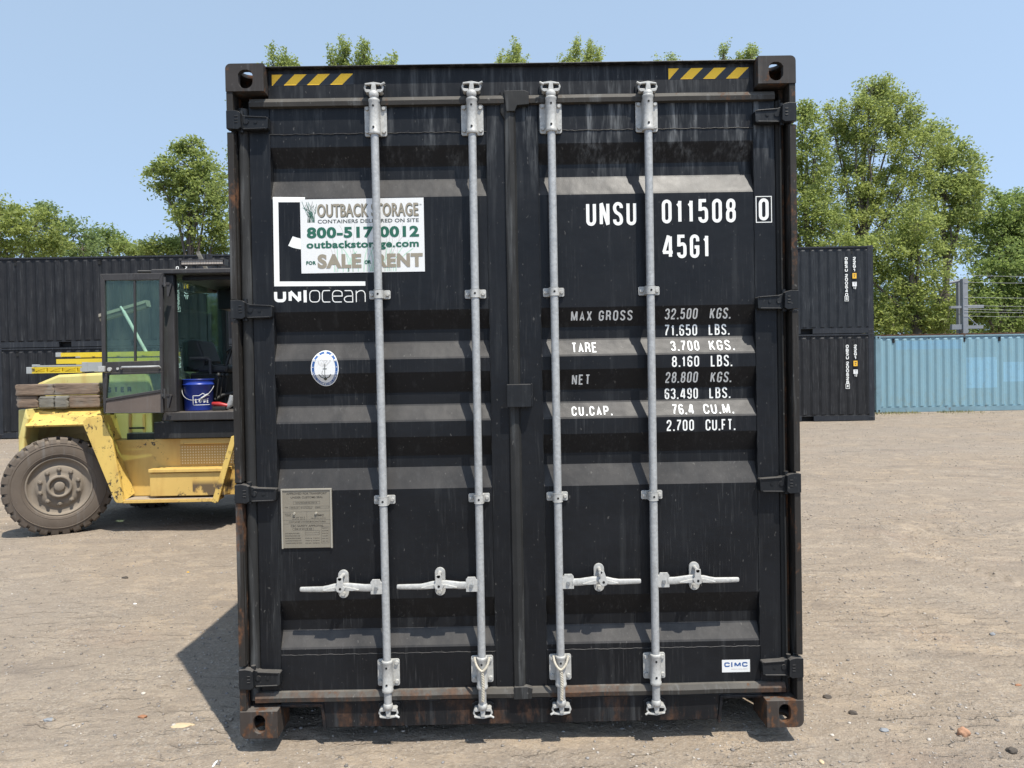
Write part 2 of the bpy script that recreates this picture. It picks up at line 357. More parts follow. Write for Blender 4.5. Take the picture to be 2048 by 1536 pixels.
def stroke_text(txt, x0, z0, x1, z1, stroke, gap=None, aspect=None, slant=0, proportions=None):
    """returns list of (verts2d, faces); glyph boxes spread evenly so the text fills x0..x1, z0..z1"""
    W = proportions or {}
    def gw(c):
        base = {'1': .74, '.': .30, ',': .30, ' ': .55, 'M': 1.28, 'I': .3, 'W': 1.3, 'L': .9, 'E': .92, '4': 1.25, 'F': .88, 'T': .95}.get(c, 1.0)
        return W.get(c, base)
    h = z1-z0; gp = gap if gap is not None else .36
    tot = sum(gw(c) for c in txt)+gp*(len(txt)-1)
    u = (x1-x0)/tot; x = x0; out = []; k = 0
    for c in txt:
        w_ = gw(c)*u
        if c in G:
            for kind, pts in G[c]:
                k += 1
                if kind == 'd' or kind == 'k':
                    s_ = stroke*1.05; cx = x+w_/2
                    v = [Vector((cx-s_/2, z0)), Vector((cx+s_/2, z0)), Vector((cx+s_/2, z0+s_)), Vector((cx-s_/2, z0+s_))]
                    if kind == 'k': v[0].y -= s_*.9; v[0].x += s_*.2; v[1].x -= s_*.5; v[1].y -= s_*.5
                    out.append((v, [(0, 1, 2, 3)])); continue
                iw = w_-stroke; ih = h-stroke
                P = [(x+stroke/2+a*iw, z0+stroke/2+b*ih, r) for a, b, r in pts]
                cl = kind == 'c'; q = fillet(P, cl, min(iw*.5, ih*.3))
                rv, rf = ribbon(q, stroke, cl)
                for p_ in rv: p_.y = min(z1, max(z0, p_.y)); p_.x = min(x+w_+stroke*.1, max(x-stroke*.1, p_.x))
                out.append((rv, rf))
        elif c == 'I': out.append(([Vector((x, z0)), Vector((x+stroke, z0)), Vector((x+stroke, z1)), Vector((x, z1))], [(0, 1, 2, 3)]))
        x += w_+gp*u
    return out
_fontcache = {}
def font_text(txt, bold=0.0, shear=0.0):
    key = (txt, bold, shear)
    if key in _fontcache: return _fontcache[key]
    cu = bpy.data.curves.new('t', 'FONT'); cu.body = txt; cu.offset = bold; cu.shear = shear; cu.resolution_u = 4
    cu.space_character = 1.0+bold*2
    o = bpy.data.objects.new('t', cu); COL.objects.link(o); bpy.context.view_layer.update()
    dg = bpy.context.evaluated_depsgraph_get(); me = bpy.data.meshes.new_from_object(o.evaluated_get(dg))
    v = [tuple(p.co) for p in me.vertices]; f = [tuple(p.vertices) for p in me.polygons]
    bpy.data.objects.remove(o, do_unlink=True); bpy.data.meshes.remove(me)
    xs = [p[0] for p in v]; ys = [p[1] for p in v]
    x0, x1, y0, y1 = min(xs), max(xs), min(ys), max(ys)
    r = ([((a-x0)/(x1-x0), (b-y0)/(y1-y0)) for a, b, _ in v], f); _fontcache[key] = r; return r
# ================================================================== the black container in front
W2 = 1.219; HT = 2.896; LEN = 12.19
D = 0.058; INN = 0.098                                  # door face plane, bottom of the pressed troughs
box_root = tag(empty('shipping_container', (0, 0, 0)), 'big black shipping container in the foreground, its two closed doors facing the camera', 'shipping container')
XE = {-1: -at(499, 300, D).x, 1: at(1549, 300, D).x}      # outer stile edges
XF = {-1: -at(476, 300, D).x, 1: at(1561, 300, D).x}      # outer gasket edges
XS = XE[-1]
def zz(py, Y=D, px=1400): return at(px, py, Y).z
FOLD = [(zz(a), zz(b, INN), zz(c, INN), zz(d)) for a, b, c, d in
        ((284, 323, 352, 383), (612, 648, 675, 706), (736, 773, 800, 831), (865, 899, 925, 965), (1187, 1221, 1245, 1281))]
def surfY(z):
    for a, b, c, d in FOLD:
        if z < a and z > d:
            if z > b: return D+(INN-D)*(a-z)/(a-b)
            if z > c: return INN
            return D+(INN-D)*(z-d)/(c-d)
    return D
FZ = sorted([z for t in FOLD for z in t])
def onp(px, py, plane=None):
    Y = D
    for _ in range(12):
        p = at(px, py, Y); Y = plane if plane is not None else (Y+surfY(p.z))/2
    return p
def decal(pieces, name, mats, parent, off=0.0006, plane=None, step=0):
    """pieces: list of (verts2d, faces, material index) in door coordinates (x, z); laid onto the pressed door skin"""
    bm = bmesh.new(); lay = 0; last = pieces[0][2]
    for k, (v, f, mi) in enumerate(pieces):
        if mi != last: lay += .00012; last = mi
        vs = [bm.verts.new((p[0], lay+(k % 3)*.00003, p[1])) for p in v]
        for q in f:
            try: fc = bm.faces.new([vs[i] for i in q]); fc.material_index = mi
            except ValueError: pass
    if plane is None:
        for z in FZ:
            bmesh.ops.bisect_plane(bm, geom=bm.verts[:]+bm.edges[:]+bm.faces[:], plane_co=(0, 0, z), plane_no=(0, 0, 1), dist=1e-6)
    for v in bm.verts: v.co.y = (surfY(v.co.z) if plane is None else plane)-off-v.co.y
    bmesh.ops.recalc_face_normals(bm, faces=bm.faces[:])
    for f in bm.faces:
        if f.normal.y > 0: f.normal_flip()
    me = bpy.data.meshes.new(name); bm.to_mesh(me); bm.free()
    for mm in (mats if isinstance(mats, (list, tuple)) else [mats]): me.materials.append(mm)
    o = bpy.data.objects.new(name, me); COL.objects.link(o); o.parent = parent; return o
def rect2(x0, x1, z0, z1): return ([(x0, z0), (x1, z0), (x1, z1), (x0, z1)], [(0, 1, 2, 3)])
def ell2(cx, cz, a, b, n=48, a0=0, a1=360):
    return [(cx+a*math.cos(R(t)), cz+b*math.sin(R(t))) for t in np.linspace(a0, a1, n, endpoint=(a1-a0) != 360)]
def ring2(cx, cz, a, b, wd, a0=0, a1=360, n=48):
    o = ell2(cx, cz, a, b, n, a0, a1); i = ell2(cx, cz, a-wd, b-wd, n, a0, a1); full = (a1-a0) == 360
    return (o+i, [(k, (k+1) % n, (k+1) % n+n, k+n) for k in range(n if full else n-1)])
def ftext(txt, x0, z0, x1, z1, bold=0, mi=0, lean=0):
    v, f = font_text(txt, bold); return ([(x0+a*(x1-x0)+lean*b*(z1-z0), z0+b*(z1-z0)) for a, b in v], f, mi)

# ---- corner castings
def casting(sx, top):
    b = MB(); x0, x1 = W2-.162, W2; r = .022 if top else .03
    z0, z1 = (HT-.118, HT) if top else (0, .118)
    poly = [(x0, z0), (x0, z1)]
    if top: poly += [(x1-r+r*math.sin(t), z1-r+r*math.cos(t)) for t in np.linspace(0, math.pi/2, 6)]+[(x1, z0)]
    else: poly += [(x1, z1)]+[(x1-r+r*math.cos(t), z0+r-r*math.sin(t)) for t in np.linspace(0, math.pi/2, 6)]
    b.prism([(sx*x, z) for x, z in poly], 0, .178)
    o = b.build('corner_casting', M['casting' if top else 'casting_low'], box_root)
    c1 = MB(); e = .016; c1.box(sx*(x0+e), sx*(x1-e), .028, .178-e, z0+e, z1-e)
    cx = W2-(.085 if top else .083); cz = (HT-.067) if top else .062
    hw, hh = (.031, .040) if top else (.0255, .0395)
    pts = []
    if top: pts = [(cx+hw*math.cos(t), cz-hh+hw+hw*math.sin(t)) for t in np.linspace(math.pi, 2*math.pi, 10)]+[(cx+hw, cz+hh-.018), (cx+hw-.01, cz+hh-.005), (cx+hw-.022, cz+hh), (cx-hw+.022, cz+hh), (cx-hw+.008, cz+hh-.006), (cx-hw, cz+hh-.022)]
    else: pts = [(cx+hw*math.cos(t), cz-hh+hw+hw*math.sin(t)) for t in np.linspace(math.pi, 2*math.pi, 10)]+[(cx+hw*math.cos(t), cz+hh-hw+hw*math.sin(t)) for t in np.linspace(0, math.pi, 10)]
    c2 = MB(); c2.prism([(sx*x, z) for x, z in pts], -.02, .06)
    c3 = MB(); c3.cyl((sx*(x1-.06), .09, (z0+z1)/2), (sx*(x1+.03), .09, (z0+z1)/2), .030, n=20)
    c4 = MB(); zc = z1-.05 if top else z0+.05; zd = z1+.05 if top else z0-.05
    c4.cyl((sx*((x0+x1)/2), .09, zc), (sx*((x0+x1)/2), .09, zd), .040, n=20)
    cs = [c.build('cut', M['casting']) for c in (c1, c2, c3, c4)]
    bake_boolean(o, cs)
    bv = o.modifiers.new('bevel', 'BEVEL'); bv.width = .004; bv.segments = 2; bv.limit_method = 'ANGLE'; bv.angle_limit = R(45)
    return o
for sx in (-1, 1):
    for top in (0, 1): casting(sx, top)
# rear castings as the same part copied to the far end
for o in [c for c in box_root.children if c.name.startswith('corner_casting')]:
    q = o.copy(); COL.objects.link(q); q.scale = (1, -1, 1); q.location.y = LEN

# ---- header with hood, sill with fork pockets
zt = HT-.020
xi = W2-.162
b = MB()
zh1 = zz(131, D, 1000); zh0 = zz(192, D, 1000)
b.box(-xi, xi, D, .16, zh0, zh1-.006)
b.box(-xi, xi, .030, .165, zh1-.006, zh1)
hd = b.build('header', M['black_frame'], box_root, .003)
def hazard(px0, px1, pyb, pyt):
    a = at(px0, pyb, D); c = at(px1, pyt, D); x0, x1, z0, z1 = a.x, c.x, a.z, c.z
    Wd = x1-x0; pcs = [rect2(x0, x1, z0, z1)+(0,)]; per = Wd/3.52; sh_ = (z1-z0)*1.0; hh = z1-z0
    k = 0; z0 += .0006; z1 -= .0006
    pcs.append(([(x0, z0+.0005), (x0+.004, z0), (x0+per*.46, z1), (x0, z1)], [(0, 1, 2, 3)], 1))
    for i in range(3):
        s = x0+per*(.51+i*1.0); pcs.append(([(s, z0), (s+per*.52, z0), (s+per*.52+sh_, z1), (s+sh_, z1)], [(0, 1, 2, 3)], 1))
    return decal(pcs, 'hazard_tape', [M['black_tape'], M['yellow_tape']], hd, .0008, D)
hazard(544, 707, 171.5, 147); hazard(1337, 1498, 159, 134.5)
b = MB()
zs1 = zz(1397, D, 1020); zs0 = zz(1447, D, 1020)
pl0 = at(567, 1425, D); pl1 = at(648, 1450, D); pr0 = at(1440, 1410, D); pr1 = at(1528, 1440, D)
ztop = .110
b.prism([(-xi, zs1), (-xi, ztop), (pl1.x-.012, ztop), (pl1.x, zs0), (pr0.x, zs0), (pr0.x+.012, ztop), (xi, ztop), (xi, zs1)], D, .17)
# pocket rims
for s0, s1 in ((-xi, pl1.x-.012), (pr0.x+.012, xi)):
    b.box(s0, s1, D-.006, D-.0005, ztop, ztop+.012)
b.prism([(pl1.x-.012, ztop+.012), (pl1.x, ztop+.012), (pl1.x+.013, zs0-.012), (pl1.x, zs0-.012)], D-.008, D-.0005)
b.prism([(pr0.x+.012, ztop+.012), (pr0.x, ztop+.012), (pr0.x-.013, zs0-.012), (pr0.x, zs0-.012)], D-.008, D-.0005)
b.build('sill', M['black_frame'], box_root, .002)
# tunnels of the fork pockets, floor, roof, sides
b = MB(); b.box(-xi+.02, xi-.02, .17, LEN-.2, .14, .165)
for k in range(14):
    y = .9+k*.82
    b.box(-W2+.05, W2-.05, y, y+.05, .045, .14)
b.box(pl1.x, pl1.x+.01, .17, 3.2, .03, .14); b.box(pr0.x-.01, pr0.x, .17, 3.2, .03, .14)
b.build('floor_frame', M['black'], box_root)
b = MB(); b.box(-W2+.02, W2-.02, .18, LEN-.02, HT-.035, HT-.028)
for k in range(28): b.box(-1.08, 1.08, .3+k*.42, .5+k*.42, HT-.028, HT-.012)
b.build('roof', M['black'], box_root)
def corrugated(u0, u1, depth, per=.278):
    """list of (u, d) trapezoid profile"""
    n = max(1, round((u1-u0)/per)); p = (u1-u0)/n; out = []
    for i in range(n):
        s = u0+i*p
        out += [(s, 0), (s+p*.13, 0), (s+p*.375, depth), (s+p*.625, depth), (s+p*.87, 0)]
    out.append((u1, 0)); return out
for sx in (-1, 1):
    b = MB(); pr = corrugated(.19, LEN-.02, .036)
    v = [(sx*(W2-.012-d), u, z) for z in (.16, HT-.06) for u, d in pr]; n = len(pr)
    b.add(v, [(i, i+1, i+1+n, i+n) for i in range(n-1)]); b.build('side_wall', M['black'], box_root)
    b = MB(); b.box(sx*(W2-.06), sx*W2, .178, LEN-.178, HT-.08, HT-.02); b.build('top_rail', M['post'], box_root)
    b = MB(); b.box(sx*(W2-.05), sx*W2, .178, LEN-.178, -.028, .17); b.build('bottom_rail', M['post'], box_root)
b = MB(); pr = corrugated(-W2+.02, W2-.02, .036); n = len(pr)
v = [(u, LEN-.01-d, z) for z in (.12, HT-.06) for u, d in pr]; b.add(v, [(i, i+1, i+1+n, i+n) for i in range(n-1)]); b.build('end_wall', M['black'], box_root)

# ---- corner posts (outer lip, rusty flange behind the door edge)
HZ = {-1: [(224, 262), (601, 639), (968, 1006), (1336, 1376)], 1: [(208, 246), (581, 619), (945, 985), (1312, 1352)]}
for sx in (-1, 1):
    b = MB(); pxp = 462 if sx < 0 else 1583
    segs = []; z = HT-.118
    for (a, c) in HZ[sx]:
        za = at(pxp+(a-120)*(.022 if sx < 0 else .012), a, 0).z; zc = at(pxp, c, 0).z
        segs.append((z, za+.003)); z = zc-.003
    segs.append((z, .118))
    for a, c in segs: b.box(sx*(W2-.028), sx*W2, .004, .16, c, a)
    b.box(sx*(W2-.026), sx*(W2-.003), .045, .16, .118, HT-.118)
    post = b.build('corner_post', M['post'], box_root, .003)
    f = MB(); f.box(sx*(XF[sx]+.002), sx*(W2-.0285), .080, .17, .118, HT-.118); f.build('flange', M['postrust'], post)
    f = MB(); f.box(sx*(W2-.16), sx*(XF[sx]+.001), .128, .17, .118, HT-.118); f.build('inner_channel', M['black'], post)

# ---- doors
xc = (at(1028, 700, D).x+at(1038, 1000, D).x)/2            # meeting line
zd1 = zz(196, D, 1000); zd0 = zz(1392, D, 1000)
pan = {-1: (at(539, 300, D).x+.002, (at(975, 400, D).x+at(990, 1200, D).x)/2), 1: ((at(1078, 400, D).x+at(1091, 1200, D).x)/2, (at(1508, 400, D).x+at(1518, 1100, D).x)/2)}
zr1 = zz(263, D, 1000); zr0 = zz(1302, D, 1000)
doors = {}
for sx in (-1, 1):
    x0, x1 = pan[sx]; e0, e1 = (-XE[-1], xc-.006) if sx < 0 else (xc+.006, XE[1])
    b = MB(); th = .055
    b.box(e0, x0, D-.003, D+th, zd0, zd1); b.box(x1, e1, D-.003, D+th, zd0, zd1)
    b.box(x0+.0005, x1-.0005, D-.001, D+th, zr1, zd1); b.box(x0+.0005, x1-.0005, D-.001, D+th, zd0, zr0)
    # pressed skin
    prof = [(zr1, D)]
    for a, b_, c, d in FOLD: prof += [(a+.004, D), (a-.004, D+.0035), (b_+.003, INN-.003), (b_-.004, INN), (c+.004, INN), (c-.003, INN-.003), (d+.004, D+.0035), (d-.004, D)]
    prof += [(zr0, D)]
    n = len(prof); v = [(x, y+.0008, z) for x in (x0+.0005, x1-.0005) for z, y in prof]
    b.add(v, [(i, i+1, i+1+n, i+n) for i in range(n-1)], 0, False)
    dr = b.build('container_door', M['black'], box_root, .0025)
    tag(dr, 'left container door with the white sale sticker' if sx < 0 else 'right container door with white weights lettering')
    doors[sx] = dr
    # weld seams
    b = MB()
    for z in (zr1, zr0):
        pts = [(x0+(x1-x0)*t, D-.0005+.0006*math.sin(t*190), z+.0012*math.sin(t*63)+.0008*math.sin(t*170)) for t in np.linspace(0, 1, 120)]
        b.tube(pts, .0022, 5)
    for x in (x0, x1):
        pts = []
        for z in np.linspace(zr0, zr1, 260): pts.append((x+.0008*math.sin(z*80), D-.001, z))
        b.tube(pts, .0022, 5)
    b.build('weld_seam', M['hinge'], dr)

# ---- gaskets
def bead_h(name, z0, z1, x0, x1, prot, mat):
    b = MB(); h = z1-z0
    pr = [(D-.0005, z0), (D-prot*.9, z0+h*.06), (D-prot, z0+h*.50), (D-prot*.55, z1-h*.06), (D-.0005, z1)]
    n = len(pr); seg = 60; v = []
    for i in range(seg+1):
        x = x0+(x1-x0)*i/seg; wv = .0015*noise.noise(Vector((x*6, z0*3, 0)))
        v += [(x, y+wv, z+wv) for y, z in pr]
    b.add(v, [(i*n+k, i*n+k+1, (i+1)*n+k+1, (i+1)*n+k) for i in range(seg) for k in range(n-1)], 0, False)
    b.add([v[i] for i in range(n)], [tuple(range(n))]); b.add(v[-n:], [tuple(range(n-1, -1, -1))])
    return b.build(name, mat, box_root)
zg1 = zz(189, D-.02, 1000); zg0 = zz(208, D-.02, 1000)
bead_h('top_gasket', zg0, zg1, -XS+.01, xc-.03, .026, M['gasket']); bead_h('top_gasket', zg0, zg1, xc+.03, XE[1]-.004, .026, M['gasket'])
zb1 = zz(1376, D-.02, 1020); zb0 = zz(1396, D-.02, 1020)
bead_h('bottom_gasket', zb0, zb1, -XS-.02, xc-.03, .028, M['gasket']); bead_h('bottom_gasket', zb0, zb1, xc+.03, XE[1]+.01, .028, M['gasket'])
b = MB(); b.box(-XS, XS, D+.004, D+.02, zz(215, D, 1000), zg0); b.build('gasket_channel', M['hole'], box_root)
b = MB(); b.box(-XS, XS, D+.006, D+.02, zb1, zb1+.01)
b.build('gasket_channel', M['hole'], box_root)
for sx in (-1, 1):
    b = MB(); x0, x1 = XE[sx]+.001, XF[sx]
    pr = [(x0, D+.01), (x0+.006, D-.010), (x0+.022, D-.018), (x1-.012, D-.016), (x1-.002, D-.004), (x1, D+.03)]
    zA, zB = zb0+.01, zg0+.0; n = len(pr); seg = 80; v = []
    for i in range(seg+1):
        z = zA+(zB-zA)*i/seg; wv = .002*noise.noise(Vector((sx*5, 0, z*5)))
        v += [(sx*x, y+wv, z) for x, y in pr]
    b.add(v, [(i*n+k, i*n+k+1, (i+1)*n+k+1, (i+1)*n+k) for i in range(seg) for k in range(n-1)], 0, True)
    b.build('side_gasket', M['gasket_v'], box_root)
# centre gasket with folded top end
b = MB(); seg = 90; v = []
zc1 = zz(181, D-.03, 1020); zc0 = zz(1392, D-.03, 1040)
for i in range(seg+1):
    z = zc0+(zc1-zc0)*i/seg; xm = xc-.002+.0012*noise.noise(Vector((0, 3, z*4)))
    wl = -.030; wr = .022
    if z > zc1-.11: wl = -.046
    v += [(xm+wl, D-.0035, z), (xm+wl+.003, D-.014, z), (xm-.006, D-.022, z), (xm+.012, D-.020, z), (xm+wr-.002, D-.008, z), (xm+wr, D-.0035, z)]
n = 6
b.add(v, [(i*n+k, i*n+k+1, (i+1)*n+k+1, (i+1)*n+k) for i in range(seg) for k in range(n-1)], 0, False)
b.add(v[-n:], [tuple(range(n-1, -1, -1))])
b.prism([(xc-.030, zc1), (xc+.06, zc1+.001), (xc+.078, zc1-.008), (xc+.078, zg0-.006), (xc+.026, zg0-.010), (xc+.016, zg0-.035), (xc-.020, zg0-.035)], D-.030, D-.0036)
b.prism([(xc-.034, zb0-.004), (xc+.045, zb0-.002), (xc+.05, zb1), (xc+.024, zb1+.008), (xc-.03, zb1+.006)], D-.030, D)
b.build('centre_gasket', M['gasket_v'], box_root, .002)
# lock box lug over the joint
b = MB(); a = at(1014, 815, D-.05); c = at(1062, 768, D-.05)
b.box(a.x, c.x, D-.052, D-.044, a.z, c.z)
b.box(c.x, c.x+.006, D-.05, D-.003, a.z+.003, c.z+.002); b.box(a.x+.05, c.x, D-.05, D-.003, c.z-.005, c.z+.0); b.box(a.x+.05, c.x, D-.05, D-.003, a.z, a.z+.005)
b.build('lock_lug', M['hinge'], box_root, .003)

# ---- hinges
def hinge(sx, pa, pb, k):
    px0 = 456 if sx < 0 else 1589
    shx = (pa-224)*.0205 if sx < 0 else (pa-208)*.0125
    zt_ = at(px0+shx, pa, .02).z; zb_ = at(px0+shx, pb, .02).z; h = zt_-zb_
    b = MB(); o = W2
    lug = [(o-.001, zt_-.002), (o-.030, zt_), (o-.052, zt_-.004), (o-.060, zt_-.010), (o-.062, zb_+.008), (o-.05, zb_+.0), (o-.001, zb_+.003)]
    b.prism([(sx*x, z) for x, z in lug], -.004, .034)
    bl = [(o-.060, zt_-.012), (o-.085, zt_-.020), (o-.135, zt_-.022), (o-.168, zt_-.024), (o-.171, zt_-.028), (o-.169, zb_+.010), (o-.160, zb_+.004), (o-.110, zb_+.002), (o-.060, zb_+.006)]
    b.prism([(sx*x, z) for x, z in bl], .020, D-.002)
    b.prism([(sx*(o-.066), zb_+.0085), (sx*(o-.16), zb_+.0105), (sx*(o-.16), zb_+.0055), (sx*(o-.066), zb_+.0035)], .014, .021)
    b.prism([(sx*(o-.075), zt_-.018), (sx*(o-.165), zt_-.0235), (sx*(o-.165), zt_-.0285), (sx*(o-.075), zt_-.024)], .015, .021)
    mz = (zt_+zb_)/2
    for dz in (-.014, -.002, .012): b.box(sx*(o-.036), sx*(o-.050), -.0065, -.0035, mz+dz, mz+dz+.004)
    b.cyl((sx*(o-.078), .016, mz-.002), (sx*(o-.078), .021, mz-.002), .011, .011, 14)
    b.cyl((sx*(o-.118), .017, mz-.003), (sx*(o-.118), .021, mz-.003), .0075, .006, 12)
    b.cyl((sx*(o-.054), .030, zt_+.006), (sx*(o-.054), .030, zb_-.006), .010, n=12)
    return b.build('hinge', M['hinge'], box_root, .0018)
for sx in (-1, 1):
    for k, (pa, pb) in enumerate(HZ[sx]): hinge(sx, pa, pb, k)

# ---- locking bars
YB = .012; RB = .0170
bars = [((747.5, 190), (776.5, 1420)), ((943, 190), (965.5, 1420)), ((1101.5, 190), (1123, 1412)), ((1295.5, 180), (1312.5, 1405))]
brk = [(588, 1002), (586.5, 998), (583, 995), (580, 992)]
hy = [1173, 1168, 1163, 1160]
topb = [(204, 268), (201, 265), (206-.0, 265), (201, 263)]
topb = [(205, 268), (203, 266), (200, 262), (196, 259)]
botb = [(1324, 1378), (1317, 1371), (1314, 1366), (1311, 1363)]
for i, ((ax, ay), (bx, by)) in enumerate(bars):
    A = at(ax, ay, YB); B = at(bx, by, YB); s = -1 if i < 2 else 1; X = (A.x+B.x)/2
    lean = (A.x-B.x)/(A.z-B.z)
    def bxz(py): 
        px = ax+(bx-ax)*(py-ay)/(by-ay); p = at(px, py, YB); return p
    zt1 = bxz(topb[i][0]).z; zt0 = bxz(topb[i][1]).z; zb1_ = bxz(botb[i][0]).z; zb0_ = bxz(botb[i][1]).z
    xx = lambda z: B.x+lean*(z-B.z)
    b = MB(); zT = bxz(188).z if i else bxz(190).z; zB_ = bxz(1412 if i < 2 else 1405).z
    b.cyl((xx(zT), YB, zT), (xx(zB_), YB, zB_), RB, n=24)
    bar = b.build('locking_bar', M['zinc'], box_root)
    if True:
        # bearing brackets top and bottom
        for z1, z0 in ((zt1, zt0), (zb1_, zb0_)):
            b = MB(); xm = xx((z0+z1)/2); hw = .0480; r = .009
            poly = []
            for cx, cz, t0 in ((hw-r, z1-r, 0), (-hw+r, z1-r, 90), (-hw+r, z0+r, 180), (hw-r, z0+r, 270)):
                poly += [(xm+cx+r*math.cos(R(t)), cz+r*math.sin(R(t))) for t in np.linspace(t0, t0+90, 5)]
            b.prism(poly, D-.012, D-.0035)
            tp = (z1 == zt1); e1 = z1+(.014 if tp else .008); e0 = z0-(.004 if tp else .012)
            b.lathe([(.0, e0-z0), (.0235, e0-z0), (.0245, e0-z0+.006), (.0245, e0-z0+.012), (.0222, e0-z0+.016), (.0225, e1-z0-.014), (.0242, e1-z0-.011), (.0242, e1-z0-.003), (.021, e1-z0), (0, e1-z0)], (xm, YB+.001, z0), (0, 0, 1), 28)
            b.box(xm-.0225, xm+.0225, YB, D-.010, z0, z1)
            for dx in (-1, 1):
                for dz in (.020, (z1-z0)-.016): b.cyl((xm+dx*.036, D-.012, z0+dz), (xm+dx*.036, D-.021, z0+dz), .0095, .0075, 12)
            for dz in (.024, (z1-z0)-.020):
                b.cyl((xm-.001, YB-.0215, z0+dz), (xm-.001, YB-.0228, z0+dz), .0048, n=12, mi=1)
            b.build('bearing_bracket', [M['zinc_cast'], M['hole']], bar, .0015)
        # two guides
        for g in brk[i]:
            p = bxz(g); b = MB(); h = .019; hw = .046
            poly = [(p.x-hw, p.z-h+.004), (p.x-hw+.004, p.z-h), (p.x+hw-.004, p.z-h), (p.x+hw, p.z-h+.004), (p.x+hw, p.z+h-.004), (p.x+hw-.004, p.z+h), (p.x-hw+.004, p.z+h), (p.x-hw, p.z+h-.004)]
            b.prism(poly, D-.011, D-.0015)
            pts = [(p.x+.0205*math.cos(t), YB-.0205*math.sin(t)*.95) for t in np.linspace(0, math.pi, 13)]
            pts = [(p.x+.0225, D-.01)]+pts+[(p.x-.0225, D-.01)]; n = len(pts)
            v = [(x, y, z) for z in (p.z-h+.001, p.z+h-.001) for x, y in pts]
            b.add(v, [(q, q+1, q+1+n, q+n) for q in range(n-1)]+[tuple(range(n)), tuple(range(2*n-1, n-1, -1))])
            for dx in (-1, 1): b.cyl((p.x+dx*.0345, D-.011, p.z), (p.x+dx*.0345, D-.020, p.z), .0088, .0068, 12)
            b.cyl((p.x, YB-.0192, p.z-.001), (p.x, YB-.0205, p.z-.001), .0046, n=12, mi=1)
            b.build('bar_guide', [M['zinc_cast'], M['hole']], bar, .001)
        # cam ends: neck, two lugs and the keeper on the frame
        for top in (1, 0):
            sg = 1 if top else -1; z = (zT if top else zB_); xm = xx(z); b = MB()
            b.lathe([(.0, -.012), (.0185, -.012), (.021, -.004), (.021, .006), (.017, .012), (.012, .016), (0, .016)], (xm, YB, z), (0, 0, sg), 24)
            zc = z+sg*.030; q = .5 if not top else 1
            b.prism([(xm-.012, z+sg*.010), (xm+.012, z+sg*.010), (xm+.009, zc+sg*.014), (xm-.007, zc+sg*.015)], YB-.010, D-.012)
            b.prism([(xm-.038, zc+sg*.012), (xm-.036, zc+sg*.019), (xm+s*.0, zc+sg*.024), (xm+.036, zc+sg*.017), (xm+.038, zc+sg*.011), (xm, zc+sg*.014)], YB-.006, D-.014)
            for dx in (-1, 1):
                b.prism([(xm+dx*.010, z+sg*.012), (xm+dx*.030, z+sg*.010), (xm+dx*.038, z+sg*.016), (xm+dx*.034, z+sg*.024), (xm+dx*.012, z+sg*.022)], YB-.004, D-.010)
                b.tube([(xm+dx*.034, YB+.006, z+sg*.018), (xm+dx*.039, YB+.004, zc+sg*.002), (xm+dx*.034, YB+.006, zc+sg*.014)], .0050, 8)
            b.cyl((xm+s*-.030, YB, zc+sg*.012), (xm+s*-.048, YB-.004, zc+sg*.020), .006, .0045, 10)
            b.build('cam', M['zinc_cast'], bar, .0015)
            b = MB()
            for dx in (-1, 1):
                b.cyl((xm+dx*.026, D-.001, zc), (xm+dx*.026, YB+.004, zc), .0115, .0095, 12)
            b.prism([(xm-.046, zc-.028), (xm+.046, zc-.028), (xm+.048, zc+.022), (xm+.03, zc+.034), (xm-.03, zc+.034), (xm-.048, zc+.022)], D-.009, D-.0008)
            tag(b.build('cam_keeper', M['hinge'], box_root, .0015))
        # handle, hub and catch
        hz = at(ax+(bx-ax)*(hy[i]-ay)/(by-ay), hy[i], YB).z; xb = xx(hz)
        b = MB(); YH = YB-.004
        e = s*1
        u = lambda d, z: (xb+e*d, hz+z)
        b.prism([u(.012, -.030), u(.062, -.030), u(.062, .022), u(.054, .034), u(.022, .034), u(.017, .022), u(.012, .022)], YB-.012, YB-.004)
        b.prism([u(.012, -.030), u(.062, -.030), u(.062, .022), u(.012, .022)], YB+.006, YB+.014)
        b.cyl((xb+e*.038, YB-.012, hz-.004), (xb+e*.038, YB-.019, hz-.004), .009, .0075, 12, mi=1)
        b.build('handle_lug', [M['zinc_cast'], M['bolt']], bar, .0015)
        L0 = .056; Lh = {0: .366, 1: .360, 2: .352, 3: .364}[i]; hub = {0: .188, 1: .177, 2: .176, 3: .181}[i]
        b = MB()
        cp = [(L0, -.002, .0155), (L0+.03, -.002, .0155), (hub-.045, .004, .0165), (hub-.03, .006, .017), (hub+.03, .004, .016), (hub+.055, -.001, .014), (hub+.08, -.004, .012), (Lh-.012, -.0035, .0105), (Lh-.002, -.003, .0095), (Lh, -.003, .006)]
        v = []; 
        for d, zc, hh in cp:
            yc = YH-.003-.008*math.exp(-((d-hub)/.06)**2)
            for dy, dz in ((-.006, -.6), (-.006, .6), (-.003, 1), (.004, 1), (.006, .7), (.006, -.7), (.004, -1), (-.003, -1)): v.append((xb+e*d, yc+dy, hz+zc+dz*hh))
        m8 = 8
        b.add(v, [(q*m8+k, q*m8+(k+1) % m8, (q+1)*m8+(k+1) % m8, (q+1)*m8+k) for q in range(len(cp)-1) for k in range(m8)]+[tuple(range(m8)), tuple(range(len(v)-m8, len(v)))], 0, True)
        # ribs either side of the hub
        for dd in (-1, 1): b.prism([u(hub+dd*.018, .010), u(hub+dd*.055, .002), u(hub+dd*.078, -.006), u(hub+dd*.05, -.009), u(hub+dd*.018, -.008)], YH-.024, YH-.006)
        hn = b.build('door_handle', M['zinc_cast'], bar, .002)
        b = MB(); xh = xb+e*hub; zc_ = hz+.004
